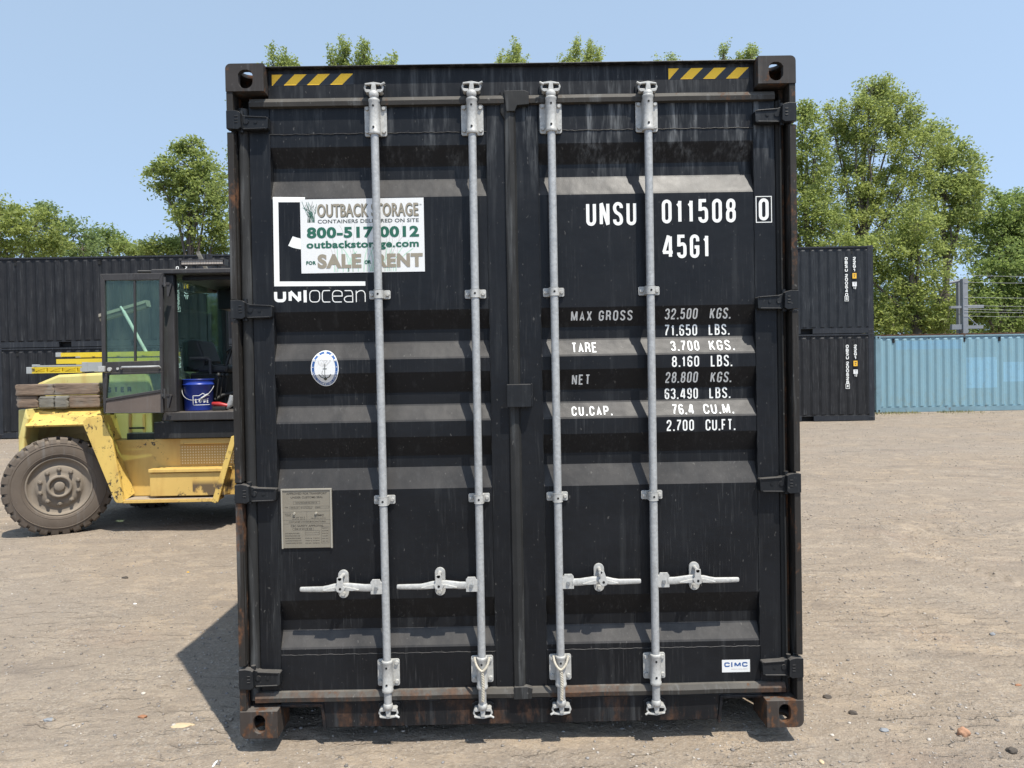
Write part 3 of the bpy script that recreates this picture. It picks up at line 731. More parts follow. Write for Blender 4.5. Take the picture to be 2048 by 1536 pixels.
        poly = [(xh+.0225*math.cos(t)*1, zc_+.044+.0225*math.sin(t)) for t in np.linspace(0, math.pi, 10)]+[(xh-.0225, zc_-.046)]
        poly = [(xh+.0225*math.cos(t), zc_+.040+.0225*math.sin(t)) for t in np.linspace(0, math.pi, 10)]+[(xh+.0225*math.cos(t), zc_-.038+.0225*math.sin(t)) for t in np.linspace(math.pi, 2*math.pi, 10)]
        b.prism(poly, D-.014, D-.0015)
        for dz in (.041, -.040): b.cyl((xh, D-.014, zc_+dz), (xh, D-.026, zc_+dz), .0095, .0085, 10)
        b.build('handle_retainer', M['zinc_cast'], bar, .0015)
        b = MB(); tl = .012 if i == 2 else 0
        b.prism([(xh-.013+tl, zc_+.046), (xh+.011+tl*.2, zc_+.048), (xh+.014+tl, zc_+.010), (xh+.024+tl, zc_+.004), (xh+.014+tl, zc_-.014), (xh+.001+tl, zc_-.021), (xh-.015+tl, zc_-.014), (xh-.022+tl, zc_+.004), (xh-.015+tl, zc_+.012)], YH-.030, YH-.022)
        b.cyl((xh+tl, YH-.030, zc_-.002), (xh+tl, YH-.0312, zc_-.002), .0055, n=12, mi=1)
        b.cyl((xh-.001, D-.014, zc_+.041), (xh-.001, YH-.030, zc_+.041), .0085, .008, 12)
        b.build('handle_catch', [M['zinc_cast'], M['hole']], bar, .002)

# ---- ropes looped round the feet of the two middle bars
for i, lab in ((1, 'white rope looped round the foot of the second locking bar from the left'), (2, 'white rope hanging from the foot of the third locking bar, on the right door')):
    (ax, ay), (bx, by) = bars[i]
    def pp(dx, py, dy):
        px = ax+(bx-ax)*(py-ay)/(by-ay)+dx; return at(px, py, YB-dy)
    y0 = botb[i][0]
    loop = []
    for t in np.linspace(-1, 1, 25):
        dxp = 14.5*math.sin(t*math.pi*.5)*1.0; 
        loop.append(pp(14.5*t if abs(t) < .01 else 14.5*math.copysign(1-(1-abs(t))**1.8, t), y0+26-29*abs(t)**1.4, .030-.012*abs(t)**2))
    b = MB(); b.tube(loop, .0052, 8)
    for ph in (0, 2.1, 4.2):
        pts = [pp(math.sin(t*26+ph)*2.2+(1.5*math.sin(t*3)), y0+25+t*62, .026+.004*math.cos(t*26+ph)-.006*t) for t in np.linspace(0, 1, 60)]
        b.tube(pts, .0036, 6)
    tag(b.build('rope', M['rope']), lab, 'rope', 'ropes on the locking bars')

# ---- lettering on the right door
def lets(txt, bl, tr, stroke, parent, plane=None, gap=.36, name='lettering', mats=None):
    a = onp(*bl, plane); c = onp(*tr, plane)
    return [(v, f, 0) for v, f in stroke_text(txt, a.x, a.z, c.x, c.z, stroke, gap)]
T = []
big = .0140; sm = .0063
for a_ in (('UNSU', (1172.7, 452), (1272.3, 403.5), .36), ('011508', (1324, 447), (1471, 397), .42), ('45G1', (1324, 517), (1419, 468.5), .36)):
    decal(lets(a_[0], a_[1], a_[2], big, None, gap=a_[3]), 'lettering', M['letter'], doors[1])
a = onp(1511.8, 445.5, D-.003); c = onp(1543.3, 392, D-.003); w_ = .0035
fr = [rect2(a.x, c.x, a.z, a.z+w_), rect2(a.x, c.x, c.z-w_, c.z), rect2(a.x, a.x+w_, a.z+w_, c.z-w_), rect2(c.x-w_, c.x, a.z+w_, c.z-w_)]
T = [(v, f, 0) for v, f in fr]+lets('0', (1517.8, 441), (1537, 396.5), big, None, D-.003)
decal(T, 'check_digit', M['letter'], doors[1], .0006, D-.003)
rows = [('MAX GROSS', (1141.8, 642.7), (1265.6, 620), .42), ('32.500', (1329, 639), (1396.3, 616), .36), ('KGS.', (1418.7, 637.8), (1463.5, 615), .36),
 ('71.650', (1329, 672), (1394, 648.5), .36), ('LBS.', (1417.5, 670), (1458.6, 647.7), .36), ('TARE', (1144, 705.7), (1192.6, 684.6), .30),
 ('3.700', (1342.8, 702), (1396.3, 681), .40), ('KGS.', (1420, 701), (1466, 679.6), .40), ('8.160', (1344, 734), (1398, 711.5), .36), ('LBS.', (1421.7, 733), (1464, 709.5), .36),
 ('NET', (1143.6, 769.7), (1180.4, 748.8), .36), ('28.800', (1330.3, 766), (1396.8, 743), .36), ('KGS.', (1420, 764.8), (1464.8, 743), .36),
 ('63.490', (1329.6, 798.4), (1395.6, 775.5), .36), ('LBS.', (1418.7, 796.6), (1460.3, 774), .36), ('CU.CAP.', (1144, 832), (1223.3, 811.6), .42),
 ('76.4', (1346, 829), (1385.9, 807.8), .36), ('CU.M.', (1408.3, 827.8), (1464.8, 807), .36), ('2.700', (1333.6, 862), (1387.6, 839), .36), ('CU.FT.', (1411.3, 861), (1470.3, 837.7), .32)]
for t, bl, tr, g in rows: decal(lets(t, bl, tr, sm, None, gap=g), 'lettering', M['letter'], doors[1])
# maker's sticker
a = onp(1444, 1344.5); c = onp(1499.5, 1318.5)
T = [rect2(a.x, c.x, a.z, c.z)+(0,)]
T += [(v, f, 1) for v, f in stroke_text('CIMC', a.x+.010, a.z+.023, c.x-.010, c.z-.011, .0058, .22, proportions={'I': .35, 'M': 1.15})]; T.append(ftext('www.cimc.com', a.x+.040, a.z+.011, c.x-.012, a.z+.017, 0, 2))
decal(T, 'maker_sticker', [M['white'], M['blue_ink'], M['twig_ink']], doors[1], .0006, D-.001)

# ---- left door: logo, sale sticker, seal, data plate
def P2(px, py): p = onp(px, py, D); return (p.x, p.z)
T = [([P2(546, 404.5), P2(610, 404.5), P2(610, 394.5), P2(545.5, 393.8)], [(0, 1, 2, 3)], 0),
     ([P2(548.6, 572.7), P2(559.2, 563), P2(556.6, 404.5), P2(546, 404.5)], [(0, 1, 2, 3)], 0),
     ([P2(548.6, 572.7), P2(730.8, 571.5), P2(730.6, 562.8), P2(559.2, 563)], [(0, 1, 2, 3)], 0),
     ([P2(576.5, 491.5), P2(585.5, 472.6), P2(594, 475.5), P2(604, 477.6), P2(604, 499), P2(597, 498), P2(586, 495.5)], [tuple(range(7))], 0)]
for ch, x0, x1 in (('U', 548.6, 572), ('N', 577.5, 602), ('I', 607.5, 614.8)):
    a = P2(x0, 604.8); c = P2(x1, 580.5)
    for v, f in stroke_text(ch, a[0], a[1], c[0], c[1], .0135): T.append((v, f, 0))
for ch, x0, x1 in (('o', 619, 640), ('c', 644, 661), ('e', 664.5, 685), ('a', 688, 706), ('n', 712, 731)):
    a = P2(x0, 605); c = P2(x1, 580.2 if ch != 'x' else 585)
    for v, f in stroke_text(ch, a[0], a[1], c[0], c[1], .0038): T.append((v, f, 0))
decal(T, 'owner_logo', M['letter'], doors[-1])
# sale sticker
s0 = onp(603.2, 547, D); s1 = onp(846.9, 395.2, D); tlx = onp(600, 396.4, D).x; brx = onp(850, 547.3, D).x
Wk = brx-s0.x; Hk = s1.z-s0.z
def K(u, v): return (s0.x+u*Wk+(tlx-s0.x)*v+0*u, s0.z+v*Hk)
def kbox(t, u0, v0, u1, v1, bold, mi, lean=0):
    vv, f = font_text(t, bold); return ([K(u0+a*(u1-u0), v0+b_*(v1-v0)) for a, b_ in vv], f, mi)
T = [([K(0, 0), K(1, 0), K(1, 1), K(0, 1)], [(0, 1, 2, 3)], 0)]
r2 = random.Random(3)
for k in sorted(range(34), key=lambda q: q % 3 == 0):            # printed grass behind the words
    u = r2.uniform(.26, .78); u2 = u+r2.uniform(-.10, .10)+(u-.5)*.25; h = r2.uniform(.15, .42) if k % 3 else r2.uniform(.5, .72)
    wd = .006 if k % 3 else .003; pts = [K(u+(u2-u)*t*t, .012+h*t) for t in np.linspace(0, 1, 6)]
    v, f = ribbon(pts, .004 if k % 3 else .0013, False); T.append((v, f, 4 if k % 3 else 5))
for k in sorted(range(22), key=lambda q: q % 2):            # tuft
    u = .055+.065*r2.random(); u2 = .015+.12*r2.random(); pts = [K(u+(u2-u)*t*t, .685+(.13+.16*r2.random())*t) for t in np.linspace(0, 1, 5)]
    v, f = ribbon(pts, .0016, False); T.append((v, f, 1 if k % 2 else 3))
v, f = ribbon([K(.03, .735), K(.13, .735)], .0012, False); T += [kbox('OUTBACK STORAGE', .141, .745, .958, .925, .026, 3), kbox('OUTBACK STORAGE', .136, .755, .953, .935, .020, 2), kbox('TM', .965, .895, .982, .915, 0, 3),
      kbox('CONTAINERS DELIVERED ON SITE', .140, .672, .958, .722, .012, 3), kbox('800-517-0012', .05, .468, .958, .622, .045, 1),
      kbox('outbackstorage.com', .045, .305, .955, .435, .036, 1), kbox('FOR', .040, .115, .120, .165, .05, 1), kbox('SALE', .132, .060, .487, .255, .052, 2),
      kbox('OR', .512, .115, .566, .165, .05, 1), kbox('RENT', .60, .065, .985, .250, .052, 2)]
decal(T, 'sale_sticker', [M['white'], M['green_ink'], M['taupe_ink'], M['dark_ink'], M['grass_ink'], M['twig_ink']], doors[-1], .0010, D)
# oval classification seal
c = onp(649.6, 736.5, D); A_, B_ = .0605, .0785
T = [(ell2(c.x, c.z, A_, B_), [tuple(range(48))], 0)]
T.append(ring2(c.x, c.z, A_-.004, B_-.004, .0105, 0, 360)+(1,))
for t in (150, 124, 90, 56, 30):
    x, z = c.x+(A_-.009)*math.cos(R(t)), c.z+(B_-.009)*math.sin(R(t)); T.append(rect2(x-.0045, x+.0045, z-.0045, z+.0045)+(0,))
    T.append(rect2(x-.003, x+.003, z-.0006, z+.0006)+(2,))
for t in (4, 176):
    x, z = c.x+(A_-.009)*math.cos(R(t)), c.z+(B_-.009)*math.sin(R(t)); T.append((ell2(x, z, .0022, .0022, 8), [tuple(range(8))], 0))
txt = 'CHINA CLASSIFICATION SOCIETY'
for k, ch in enumerate(txt):
    if ch == ' ': continue
    t = 194+(346-194)*k/(len(txt)-1); x, z = c.x+(A_-.0093)*math.cos(R(t)), c.z+(B_-.0093)*math.sin(R(t))
    rot = R(t+90); v, f = font_text(ch, .02)
    T.append(([(x+((a-.5)*.0042)*math.cos(rot)-((b_-.5)*.006)*math.sin(rot), z+((a-.5)*.0042)*math.sin(rot)+((b_-.5)*.006)*math.cos(rot)) for a, b_ in v], f, 0))
for pts, wd in (([(0, .012), (0, -.040)], .0022), ([(-.009, -.002), (.009, -.002)], .0026), ([(-.026, -.026), (-.018, -.038), (0, -.046), (.018, -.038), (.026, -.026)], .0036),
                ([(-.004, .014), (0, .018), (.004, .014), (0, .010), (-.004, .014)], .0014), ([(-.010, -.010), (-.013, -.022), (-.006, -.036), (.004, -.040)], .0014)):
    v, f = ribbon([(c.x+a, c.z+b_) for a, b_ in pts], wd, False); T.append((v, f, 2))
for pts in ([(-.028, .036), (-.026, .022), (-.014, .012), (0, .008), (.008, .014), (.016, .024), (.026, .032), (.022, .040)], [(-.02, .036), (-.012, .040), (-.004, .032), (.004, .038), (.012, .034), (.006, .026), (-.006, .026)], [(-.016, .026), (-.008, .018), (.004, .020)]):
    v, f = ribbon([(c.x+a, c.z+b_) for a, b_ in pts], .0011, False); T.append((v, f, 3))
v = [(c.x+a, c.z+b_) for a, b_ in ((-.008, -.048), (0, -.036), (.008, -.048), (0, -.054))]; T.append((v, [(0, 1, 2, 3)], 2))
decal(T, 'inspection_seal', [M['white'], M['blue_ink'], M['dark_ink'], M['twig_ink']], doors[-1], .0006)
# data plate
a = onp(567.5, 1096.5, D-.006); c = onp(660, 979.5, D-.006); Wp = c.x-a.x; Hp = c.z-a.z
b = MB(); b.box(a.x, c.x, D-.007, D-.001, a.z, c.z, 0); rw = .007
for q in ((a.x-rw, a.x, a.z-.002, c.z+rw), (c.x, c.x+rw, a.z-.002, c.z+rw), (a.x, c.x, c.z, c.z+rw)): b.box(q[0], q[1], D-.011, D-.001, q[2], q[3], 1)
for u in (.24, .70): b.cyl((a.x+u*Wp, D-.007, a.z+.60*Hp), (a.x+u*Wp, D-.013, a.z+.60*Hp), .0062, .0048, 12, 1)
pl = b.build('data_plate', [M['plate'], M['plate_rim']], doors[-1], .0008)
Kp = lambda u, v: (a.x+u*Wp, a.z+v*Hp)
T = []
def pt(t, u0, v0, u1, v1, bold=.01): vv, f = font_text(t, bold); T.append(([Kp(u0+x*(u1-u0), v0+y*(v1-v0)) for x, y in vv], f, 0))
def ln(u0, v0, u1, v1, wd=.0007): 
    v, f = ribbon([Kp(u0, v0), Kp(u1, v1)], wd, False); T.append((v, f, 0))
def bxp(u0, v0, u1, v1):
    for q in ((u0, v0, u1, v0), (u1, v0, u1, v1), (u1, v1, u0, v1), (u0, v1, u0, v0)): ln(*q)
pt('APPROVED FOR TRANSPORT', .08, .925, .93, .96, .02); pt('UNDER CUSTOMS SEAL', .17, .86, .85, .895, .02)
bxp(.22, .76, .78, .805); pt('CN/EC0345/2015', .27, .77, .72, .795)
pt('TYPE', .04, .695, .11, .715); bxp(.14, .68, .36, .72); pt('40HC-01', .16, .69, .33, .71); pt('MANUFACTURER S NO', .38, .705, .64, .72); pt('OF THE CONTAINER', .38, .68, .62, .695); bxp(.68, .685, .97, .72); pt('C0042', .69, .69, .79, .71)
ln(0, .625, 1, .635); ln(.50, .49, .50, .625); ln(0, .485, 1, .485); ln(0, .42, 1, .42)
for k in range(4): pt(('MODEL NO', 'TIMBER', 'IM 80 95 3', 'DATE 2015')[k], .04 if k < 2 else .2, .585-.03*k, (.17 if k < 2 else .46), .60-.03*k)
pt('CIMC', .66, .545, .86, .58, .04); pt('MADE IN CHINA', .60, .505, .9, .52)
pt('CONTAINER OWNER MANUFACTURED', .12, .44, .9, .465); pt('CSC SAFETY APPROVAL', .16, .365, .85, .40, .02); bxp(.2, .31, .64, .345); pt('GB C 0115 08', .24, .318, .6, .338)
for k, t in enumerate(('DATE MANUFACTURED', 'IDENTIFICATION NO', 'MAXIMUM OPERATING MASS', 'ALLOWABLE STACKING LOAD', 'TRANSVERSE RACKING TEST FORCE')): pt(t, .04, .245-.042*k, .34+.012*k, .263-.042*k)
bxp(.46, .225, .76, .30); ln(.46, .262, .76, .262)
for k in range(3): pt(('32500 kg  71650 lb', '192000 kg  423280 lb', '150 KN  33720 lb')[k], .46, .155-.042*k, .76, .175-.042*k)
bxp(.80, .08, .96, .36)
for k in range(6): pt(('NEXT', 'EXAM', 'DATE', 'ACEP', 'CN 04', 'A3 50')[k], .82, .33-.045*k, .94, .345-.045*k)
decal(T, 'plate_text', M['plate_ink'], doors[-1], .0004, D-.007)
# ================================================================== stacked containers behind
M['cb1'] = painted('dark_blue_black_paint', (0.0165, 0.0185, 0.0215), .5, 0, .25, .3, spots=.25)
M['cb2'] = painted('brown_black_paint', (0.0155, 0.0155, 0.0165), .5, 0, .25, .3, spots=.3)
M['cb3'] = painted('left_black_paint', (0.0135, 0.0138, 0.0155), .5, 0, .2, .3, spots=.25)
M['cbrail'] = painted('rail_paint', (0.02, 0.022, 0.026), .5, .1, .2, .5, spots=.3)
def blue_paint():
    m, n, b = nodes('faded_blue_paint'); g = N(n, 'ShaderNodeNewGeometry'); s = N(n, 'ShaderNodeSeparateXYZ'); L(n, g.outputs['Position'], s.inputs[0])
    f = noise_n(n, coords(n, (1, 1, .3)), 2.5, 6, .6)
    col = mix(n, f, (.145, .265, .325), (.21, .345, .395))
    def boxm(x0, x1, z0, z1):
        a = mth(n, 'GREATER_THAN', s.outputs[0], x0); c = mth(n, 'LESS_THAN', s.outputs[0], x1); d = mth(n, 'GREATER_THAN', s.outputs[2], z0); e = mth(n, 'LESS_THAN', s.outputs[2], z1)
        return mth(n, 'MULTIPLY', mth(n, 'MULTIPLY', a, c), mth(n, 'MULTIPLY', d, e))
    for (px0, py1, px1, py0), c, k in (((1792, 682, 1924, 697), (.15, .32, .47), .5), ((1934, 715, 1996, 775), (.21, .40, .53), .6), ((2007, 724, 2075, 762), (.21, .40, .53), .6), ((2100, 700, 2180, 770), (.2, .4, .6), .5)):
        p = at(px0, py1, 22.0); q = at(px1, py0, 22.0)
        ed = noise_n(n, coords(n), 5, 4); col = mix(n, mth(n, 'MULTIPLY', boxm(p.x, q.x, q.z, p.z), mth(n, 'MULTIPLY', ramp(n, ed, .2, .45), k)), col, c)
    r = noise_n(n, coords(n, (3, 3, 1.2)), 3.0, 8, .7); zf = N(n, 'ShaderNodeMapRange', clamp=True); L(n, s.outputs[2], zf.inputs[0]); zf.inputs[1].default_value = .9; zf.inputs[2].default_value = .1
    col = mix(n, mth(n, 'MULTIPLY', ramp(n, r, .50, .68), mth(n, 'ADD', mth(n, 'MULTIPLY', zf.outputs[0], .45), .22)), col, (.20, .24, .20))
    r2 = noise_n(n, coords(n, (5, 5, 2)), 6.0, 8, .7); col = mix(n, ramp(n, r2, .66, .72), col, (.16, .09, .05))
    L(n, col, b.inputs['Base Color']); b.inputs['Roughness'].default_value = .6
    bump(n, b, noise_n(n, coords(n), 8, 2), .3, .01); return m
M['blue'] = blue_paint()
M['blue_rust'] = painted('blue_rusted_rail', (.15, .24, .28), .6, .5, .2, .3, dustcol=(.3, .27, .22, 1), rust_sc=3)
M['rust_roof'] = painted('rusted_roof', (.10, .055, .035), .8, .8, .2, .3)
M['yellow_lab'] = plain('yellow_label', (.75, .42, .03), .5, 0, .1, 30, 0)
def strokes_v(txt, cx, ztop, cw, ch, pitch, st):
    out = []; z = ztop
    for c in txt:
        if c == ' ': z -= pitch*.45; continue
        out += [(v, f, 0) for v, f in stroke_text(c, cx-cw/2, z-ch, cx+cw/2, z, st)]; z -= pitch
    return out, z
def yard_container(x0, y0, z0, L_, label, group, mats, H=2.591, pockets=True, mark=None, name='shipping_container', rust_edge=False):
    W_ = 2.438; root = tag(empty(name, (x0, y0, z0)), label, 'shipping container', group)
    pan, rail, cst, roofm = mats; x1 = x0+L_; y1 = y0+W_; zt = z0+H
    pr = corrugated(x0+.17, x1-.17, .036); n = len(pr)
    def wall(fn, prof, nm):
        b = MB(); n = len(prof); rows = [(z0+.14, 1), (z0+.20, None), (zt-.14, None), (zt-.055, 1)]
        v = [fn(u, d if fl is None else .036, z) for z, fl in rows for u, d in prof]
        for k in range(3): b.add([v[k*n+i] for i in range(n)]+[v[(k+1)*n+i] for i in range(n)], [(i, i+1, i+1+n, i+n) for i in range(n-1)])
        return b.build(nm, pan, root)
    wall(lambda u, d, z: (u, y0+.010+d, z), pr, 'side_panel'); wall(lambda u, d, z: (u, y1-.010-d, z), pr, 'side_panel')
    pe = corrugated(y0+.15, y1-.15, .036)
    wall(lambda u, d, z: (x0+.010+d, u, z), pe, 'end_panel'); wall(lambda u, d, z: (x1-.010-d, u, z), pe, 'end_panel')
    b = MB(); b.box(x0+.17, x1-.17, y0+.002, y0+.06, zt-.058, zt-.012); b.box(x0+.17, x1-.17, y1-.06, y1-.002, zt-.058, zt-.012)
    b.box(x0+.06, x0+.12, y0+.16, y1-.16, zt-.1, zt-.01); b.box(x1-.12, x1-.06, y0+.16, y1-.16, zt-.1, zt-.01); b.build('top_rail', rail, root)
    b = MB(); xs = [x0+.17]; c = (x0+x1)/2
    if pockets:
        for q in (-1.03, 1.03): xs += [c+q-.18, c+q+.18]
    xs.append(x1-.17)
    for k in range(0, len(xs), 2):
        b.box(xs[k], xs[k+1], y0+.004, y0+.10, z0+.004, z0+.15); b.box(xs[k], xs[k+1], y1-.10, y1-.004, z0+.004, z0+.15)
    b.box(x0+.17, x1-.17, y0+.003, y0+.1, z0+.1501, z0+.162)
    b.build('bottom_rail', rail, root)
    b = MB(); b.box(x0+.17, x1-.17, y0+.16, y1-.16, z0+.006, z0+.135); b.build('floor_frame', M['hole'], root)  # near-black behind the fork pockets, their inner shade put into the colour
    b = MB(); b.box(x0+.12, x1-.12, y0+.06, y1-.06, zt-.030, zt-.020)
    k = x0+.25
    while k < x1-.3: b.box(k, k+.12, y0+.10, y1-.10, zt-.020, zt-.006); k += .21
    b.build('roof_panel', roofm, root)
    if rust_edge:
        b = MB(); k = x0+.2; b.box(x0+.05, x1-.05, y0+.03, y0+.16, zt-.0115, zt+.018)
        while k < x1-.2: b.box(k, k+.11, y0+.025, y1-.1, zt+.0185, zt+.042); k += .209
        b.build('roof_edge', roofm, root, .004)
    for xx_ in (x0, x1-.17):
        for yy in (y0, y1-.16):
            b = MB(); b.box(xx_+.002, xx_+.168, yy+.003, yy+.157, z0+.118, zt-.118); b.build('corner_post', rail, root, .004)
            for za in (z0, zt-.118):
                b = MB(); fr = yy == y0; ax = xx_; cx = ax+.089; cz = za+.059
                b.box(ax, ax+.178 if xx_ == x0 else ax+.17, yy, yy+.162, za, za+.118)
                ys = yy-.0012 if fr else yy+.1632
                b.add([(cx+.030*math.cos(R(t)), ys, cz+.036*math.sin(R(t))) for t in range(0, 360, 24)], [tuple(range(15))], 1)
                xs_ = ax-.0012 if xx_ == x0 else ax+.1712
                b.add([(xs_, yy+.081+.030*math.cos(R(t)), cz+.034*math.sin(R(t))) for t in range(0, 360, 24)], [tuple(range(15))], 1)
                b.build('corner_casting', [cst, M['hole']], root, .005)
    for k in range(int(L_/1.2)):
        xh = x0+.62+k*1.2
        if xh > x1-.3: break
        b = MB(); b.box(xh-.035, xh+.035, y0+.020, y0+.045, zt-.24, zt-.10); b.box(xh-.03, xh+.03, y0+.004, y0+.012, zt-.115, zt-.10); b.build('lashing_point', M['hole'], root)
    if mark:
        cx, cx2 = x1-.80, x1-.56; T_ = []
        def put(T_, nm='lettering'):
            o = decal(T_, nm, [M['letter'], M['yellow_lab'], M['white'], M['dark_ink']], root, .0, y0+.004); o.matrix_parent_inverse = Matrix.Translation((x0, y0, z0)).inverted()
        s1, z = strokes_v(mark[0], cx, zt-.335, .085, .098, .112, .022); T_ += s1
        T_ += [(v, f, 0) for v, f in stroke_text(mark[1], cx-.03, z-.10, cx+.03, z-.01, .018)]
        for q in (rect2(cx-.06, cx+.06, z-.135, z-.122), rect2(cx-.06, cx+.06, z+.005, z+.018), rect2(cx-.06, cx-.047, z-.122, z+.005), rect2(cx+.047, cx+.06, z-.122, z+.005)): T_.append(q+(0,))
        put(T_); T_ = []
        s2, z = strokes_v('22G1', cx2, zt-.335, .085, .098, .112, .022); put(s2)
        T_.append(rect2(cx2-.06, cx2+.06, z-.19, z-.03)+(1,))
        for q in (rect2(cx2-.025, cx2+.03, z-.10, z-.07), rect2(cx2-.02, cx2+.01, z-.15, z-.12)): T_.append(q+(3,))
        put(T_, 'warning_label'); T_ = []
        T_.append(rect2(cx2-.065, cx2+.065, z-.42, z-.29)+(2,))
        for q in (rect2(cx2-.03, cx2+.045, z-.32, z-.31), rect2(cx2+.0, cx2+.012, z-.38, z-.33)): T_.append(q+(3,))
        T_ += [(v, f, 0) for v, f in stroke_text('12', cx2-.035, z-.50, cx2+.045, z-.43, .014)]
        put(T_, 'inspection_label')
    return root
G_ = 'black containers stacked at the back of the yard'
YR = 18.95; xr = at(1748.5, 700, YR).x-6.058
yard_container(xr, YR, -.005, 6.058, 'lower black container of the stack at right, beside the faded blue one', G_, (M['cb2'], M['cbrail'], M['cbrail'], M['cb2']), mark=('OBSU 200628', '4'))
yard_container(xr, YR, 2.590, 6.058, 'upper black container of the stack at right, level with the tree foliage', G_, (M['cb1'], M['cbrail'], M['cbrail'], M['cb1']), mark=('OBSU 200640', '6'))
YL = 18.4; xl = at(412, 600, YL).x-6.058
for j, (lo, hi, mk, mk2) in enumerate((('lower black container at left, seen behind the loaded forklift hood', 'upper black container at left, behind the open forklift cab door', ('OBSU 200635', '2'), ('OBSU 200637', '7')),
        ('lower black container behind the seat end of the forklift cab', 'upper black container glimpsed through the right end of the forklift cab', ('OBSU 200631', '1'), ('OBSU 200633', '9')))):
    x = xl+j*6.09
    yard_container(x, YL, -.03, 6.058, lo, G_, (M['cb3'], M['cbrail'], M['cbrail'], M['cb3']), mark=mk)
    yard_container(x, YL, 2.565, 6.058, hi, G_, (M['cb3'], M['cbrail'], M['cbrail'], M['cb3']), mark=mk2)
yard_container(xl-6.09, YL, -.03, 6.058, 'lower black container cut by the left edge of the picture', G_, (M['cb3'], M['cbrail'], M['cbrail'], M['cb3']))
yard_container(xl-6.09, YL, 2.565, 6.058, 'upper black container cut by the left edge of the picture', G_, (M['cb3'], M['cbrail'], M['cbrail'], M['cb3']))
YBl = 22.0
yard_container(at(1752, 740, YBl).x, YBl, .035, 12.19, 'long faded light blue container with brighter repainted patches and a rusty roof edge', None, (M['blue'], M['blue_rust'], M['blue_rust'], M['rust_roof']), pockets=False, rust_edge=True)

# steel frame with wires standing behind the blue container
M['grey_steel'] = painted('grey_painted_steel', (.20, .21, .22), .5, .05, .2, .2)
M['wire'] = plain('wire', (.45, .45, .45), .4, .5)
YP = 25.2
root = tag(empty('steel_frame', (at(1925, 660, YP).x, YP, 0)), 'grey steel post with cross arms and taut wires behind the blue container', 'steel post')
def q3(px, py, Y): p = at(px, py, Y); return p
a = q3(1925.5, 557, YP); c = q3(1936.5, 655, YP)
b = MB(); b.box(a.x, a.x+.20, YP, YP+.20, 0, a.z); b.build('post', M['grey_steel'], root, .01)
b = MB(); a2 = q3(1918, 559, YP+.4); b.box(a2.x, a2.x+.14, YP+.45, YP+.62, 0, a2.z); b.build('rear_post', M['grey_steel'], root, .01)
b = MB(); p0 = q3(1936.5, 610, YP); p1 = q3(1969, 616, YP); b.box(p0.x, p1.x, YP+.03, YP+.15, p1.z, p0.z)
p0 = q3(1903, 610, YP); b.box(p0.x, a.x-.001, YP+.05, YP+.17, p1.z+.01, p1.z+.10); b.build('middle_arm', M['grey_steel'], root, .005)
b = MB(); p0 = q3(1934.5, 651, YP); p1 = q3(1968, 657, YP); b.box(p0.x, p1.x, YP+.03, YP+.15, p1.z, p0.z); b.box(p0.x-.55, a.x-.001, YP+.05, YP+.2, p1.z-.02, p0.z+.05); b.build('lower_arm', M['grey_steel'], root, .005)
b = MB(); b.tube([q3(1935, 633, YP+.08), q3(1956, 652, YP+.08)], .025, 8); b.build('brace', M['grey_steel'], root)
b = MB(); p0 = q3(1898, 566, YP+.3); p1 = q3(1924, 561, YP+.2); b.tube([p0, p1], .07, 4); b.build('top_arm', M['grey_steel'], root)
for py in (551, 564.5, 594.5, 611, 618.5, 623.5, 632):
    b = MB(); p = q3(1929, py, YP-.02); p2 = q3(2100, py+2.0, YP-.02); b.tube([p, (p+p2)/2-Vector((0, 0, .012)), p2, p2+(p2-p)*2.2], .005, 5); b.build('wire', M['wire'], root)
xe = p2.x+(p2.x-p.x)*2.2
b = MB(); b.box(xe, xe+.2, YP-.1, YP+.1, 0, a.z); b.build('post', M['grey_steel'], root)

# ================================================================== forklift
M['yel'] = painted('yellow_machine_paint', (.62, .43, .11), .5, .02, .0, .55, dustcol=(.60, .50, .30, 1), spots=.1)
def chipped(name, base, amt=.5):
    m, n, b = nodes(name); p = coords(n)
    f = noise_n(n, p, 2.5, 5); col = mix(n, f, tuple(c*.85 for c in base), tuple(min(1, c*1.1) for c in base))
    st = noise_n(n, coords(n, (3, 3, .8)), 2.2, 5, .6); col = mix(n, mth(n, 'MULTIPLY', ramp(n, st, .5, .72), .55), col, (.42, .22, .055))
    v = noise_n(n, p, 22, 5, .7); w_ = noise_n(n, p, 4, 3, .6)
    mk = mth(n, 'MULTIPLY', ramp(n, v, .56, .60), ramp(n, w_, .62-.2*amt, .72-.2*amt)); col = mix(n, mk, col, (.045, .035, .025))
    g = N(n, 'ShaderNodeNewGeometry'); s = N(n, 'ShaderNodeSeparateXYZ'); L(n, g.outputs['Position'], s.inputs[0])
    zf = N(n, 'ShaderNodeMapRange', clamp=True); L(n, s.outputs[2], zf.inputs[0]); zf.inputs[1].default_value = .56; zf.inputs[2].default_value = .34
    w2 = noise_n(n, p, 3.2, 7, .7); xm = mth(n, 'GREATER_THAN', s.outputs[0], -3.42); mk = mth(n, 'MULTIPLY', mth(n, 'MULTIPLY', xm, ramp(n, w2, .47, .53)), ramp(n, zf.outputs[0], .35, .6)); col = mix(n, mth(n, 'MULTIPLY', mk, .9), col, (.07, .048, .032))
    L(n, col, b.inputs['Base Color']); b.inputs['Roughness'].default_value = .5; bump(n, b, noise_n(n, p, 30, 3), .15, .004); return m
M['yel2'] = chipped('chipped_yellow_paint', (.66, .46, .12), .9)
M['yel3'] = chipped('worn_yellow_paint', (.62, .41, .115), .4)
M['hood'] = chipped('pale_yellow_hood', (.62, .53, .19), .05)
M['dusty'] = painted('dusty_step', (.33, .27, .19), .8, .15, 0, .4)
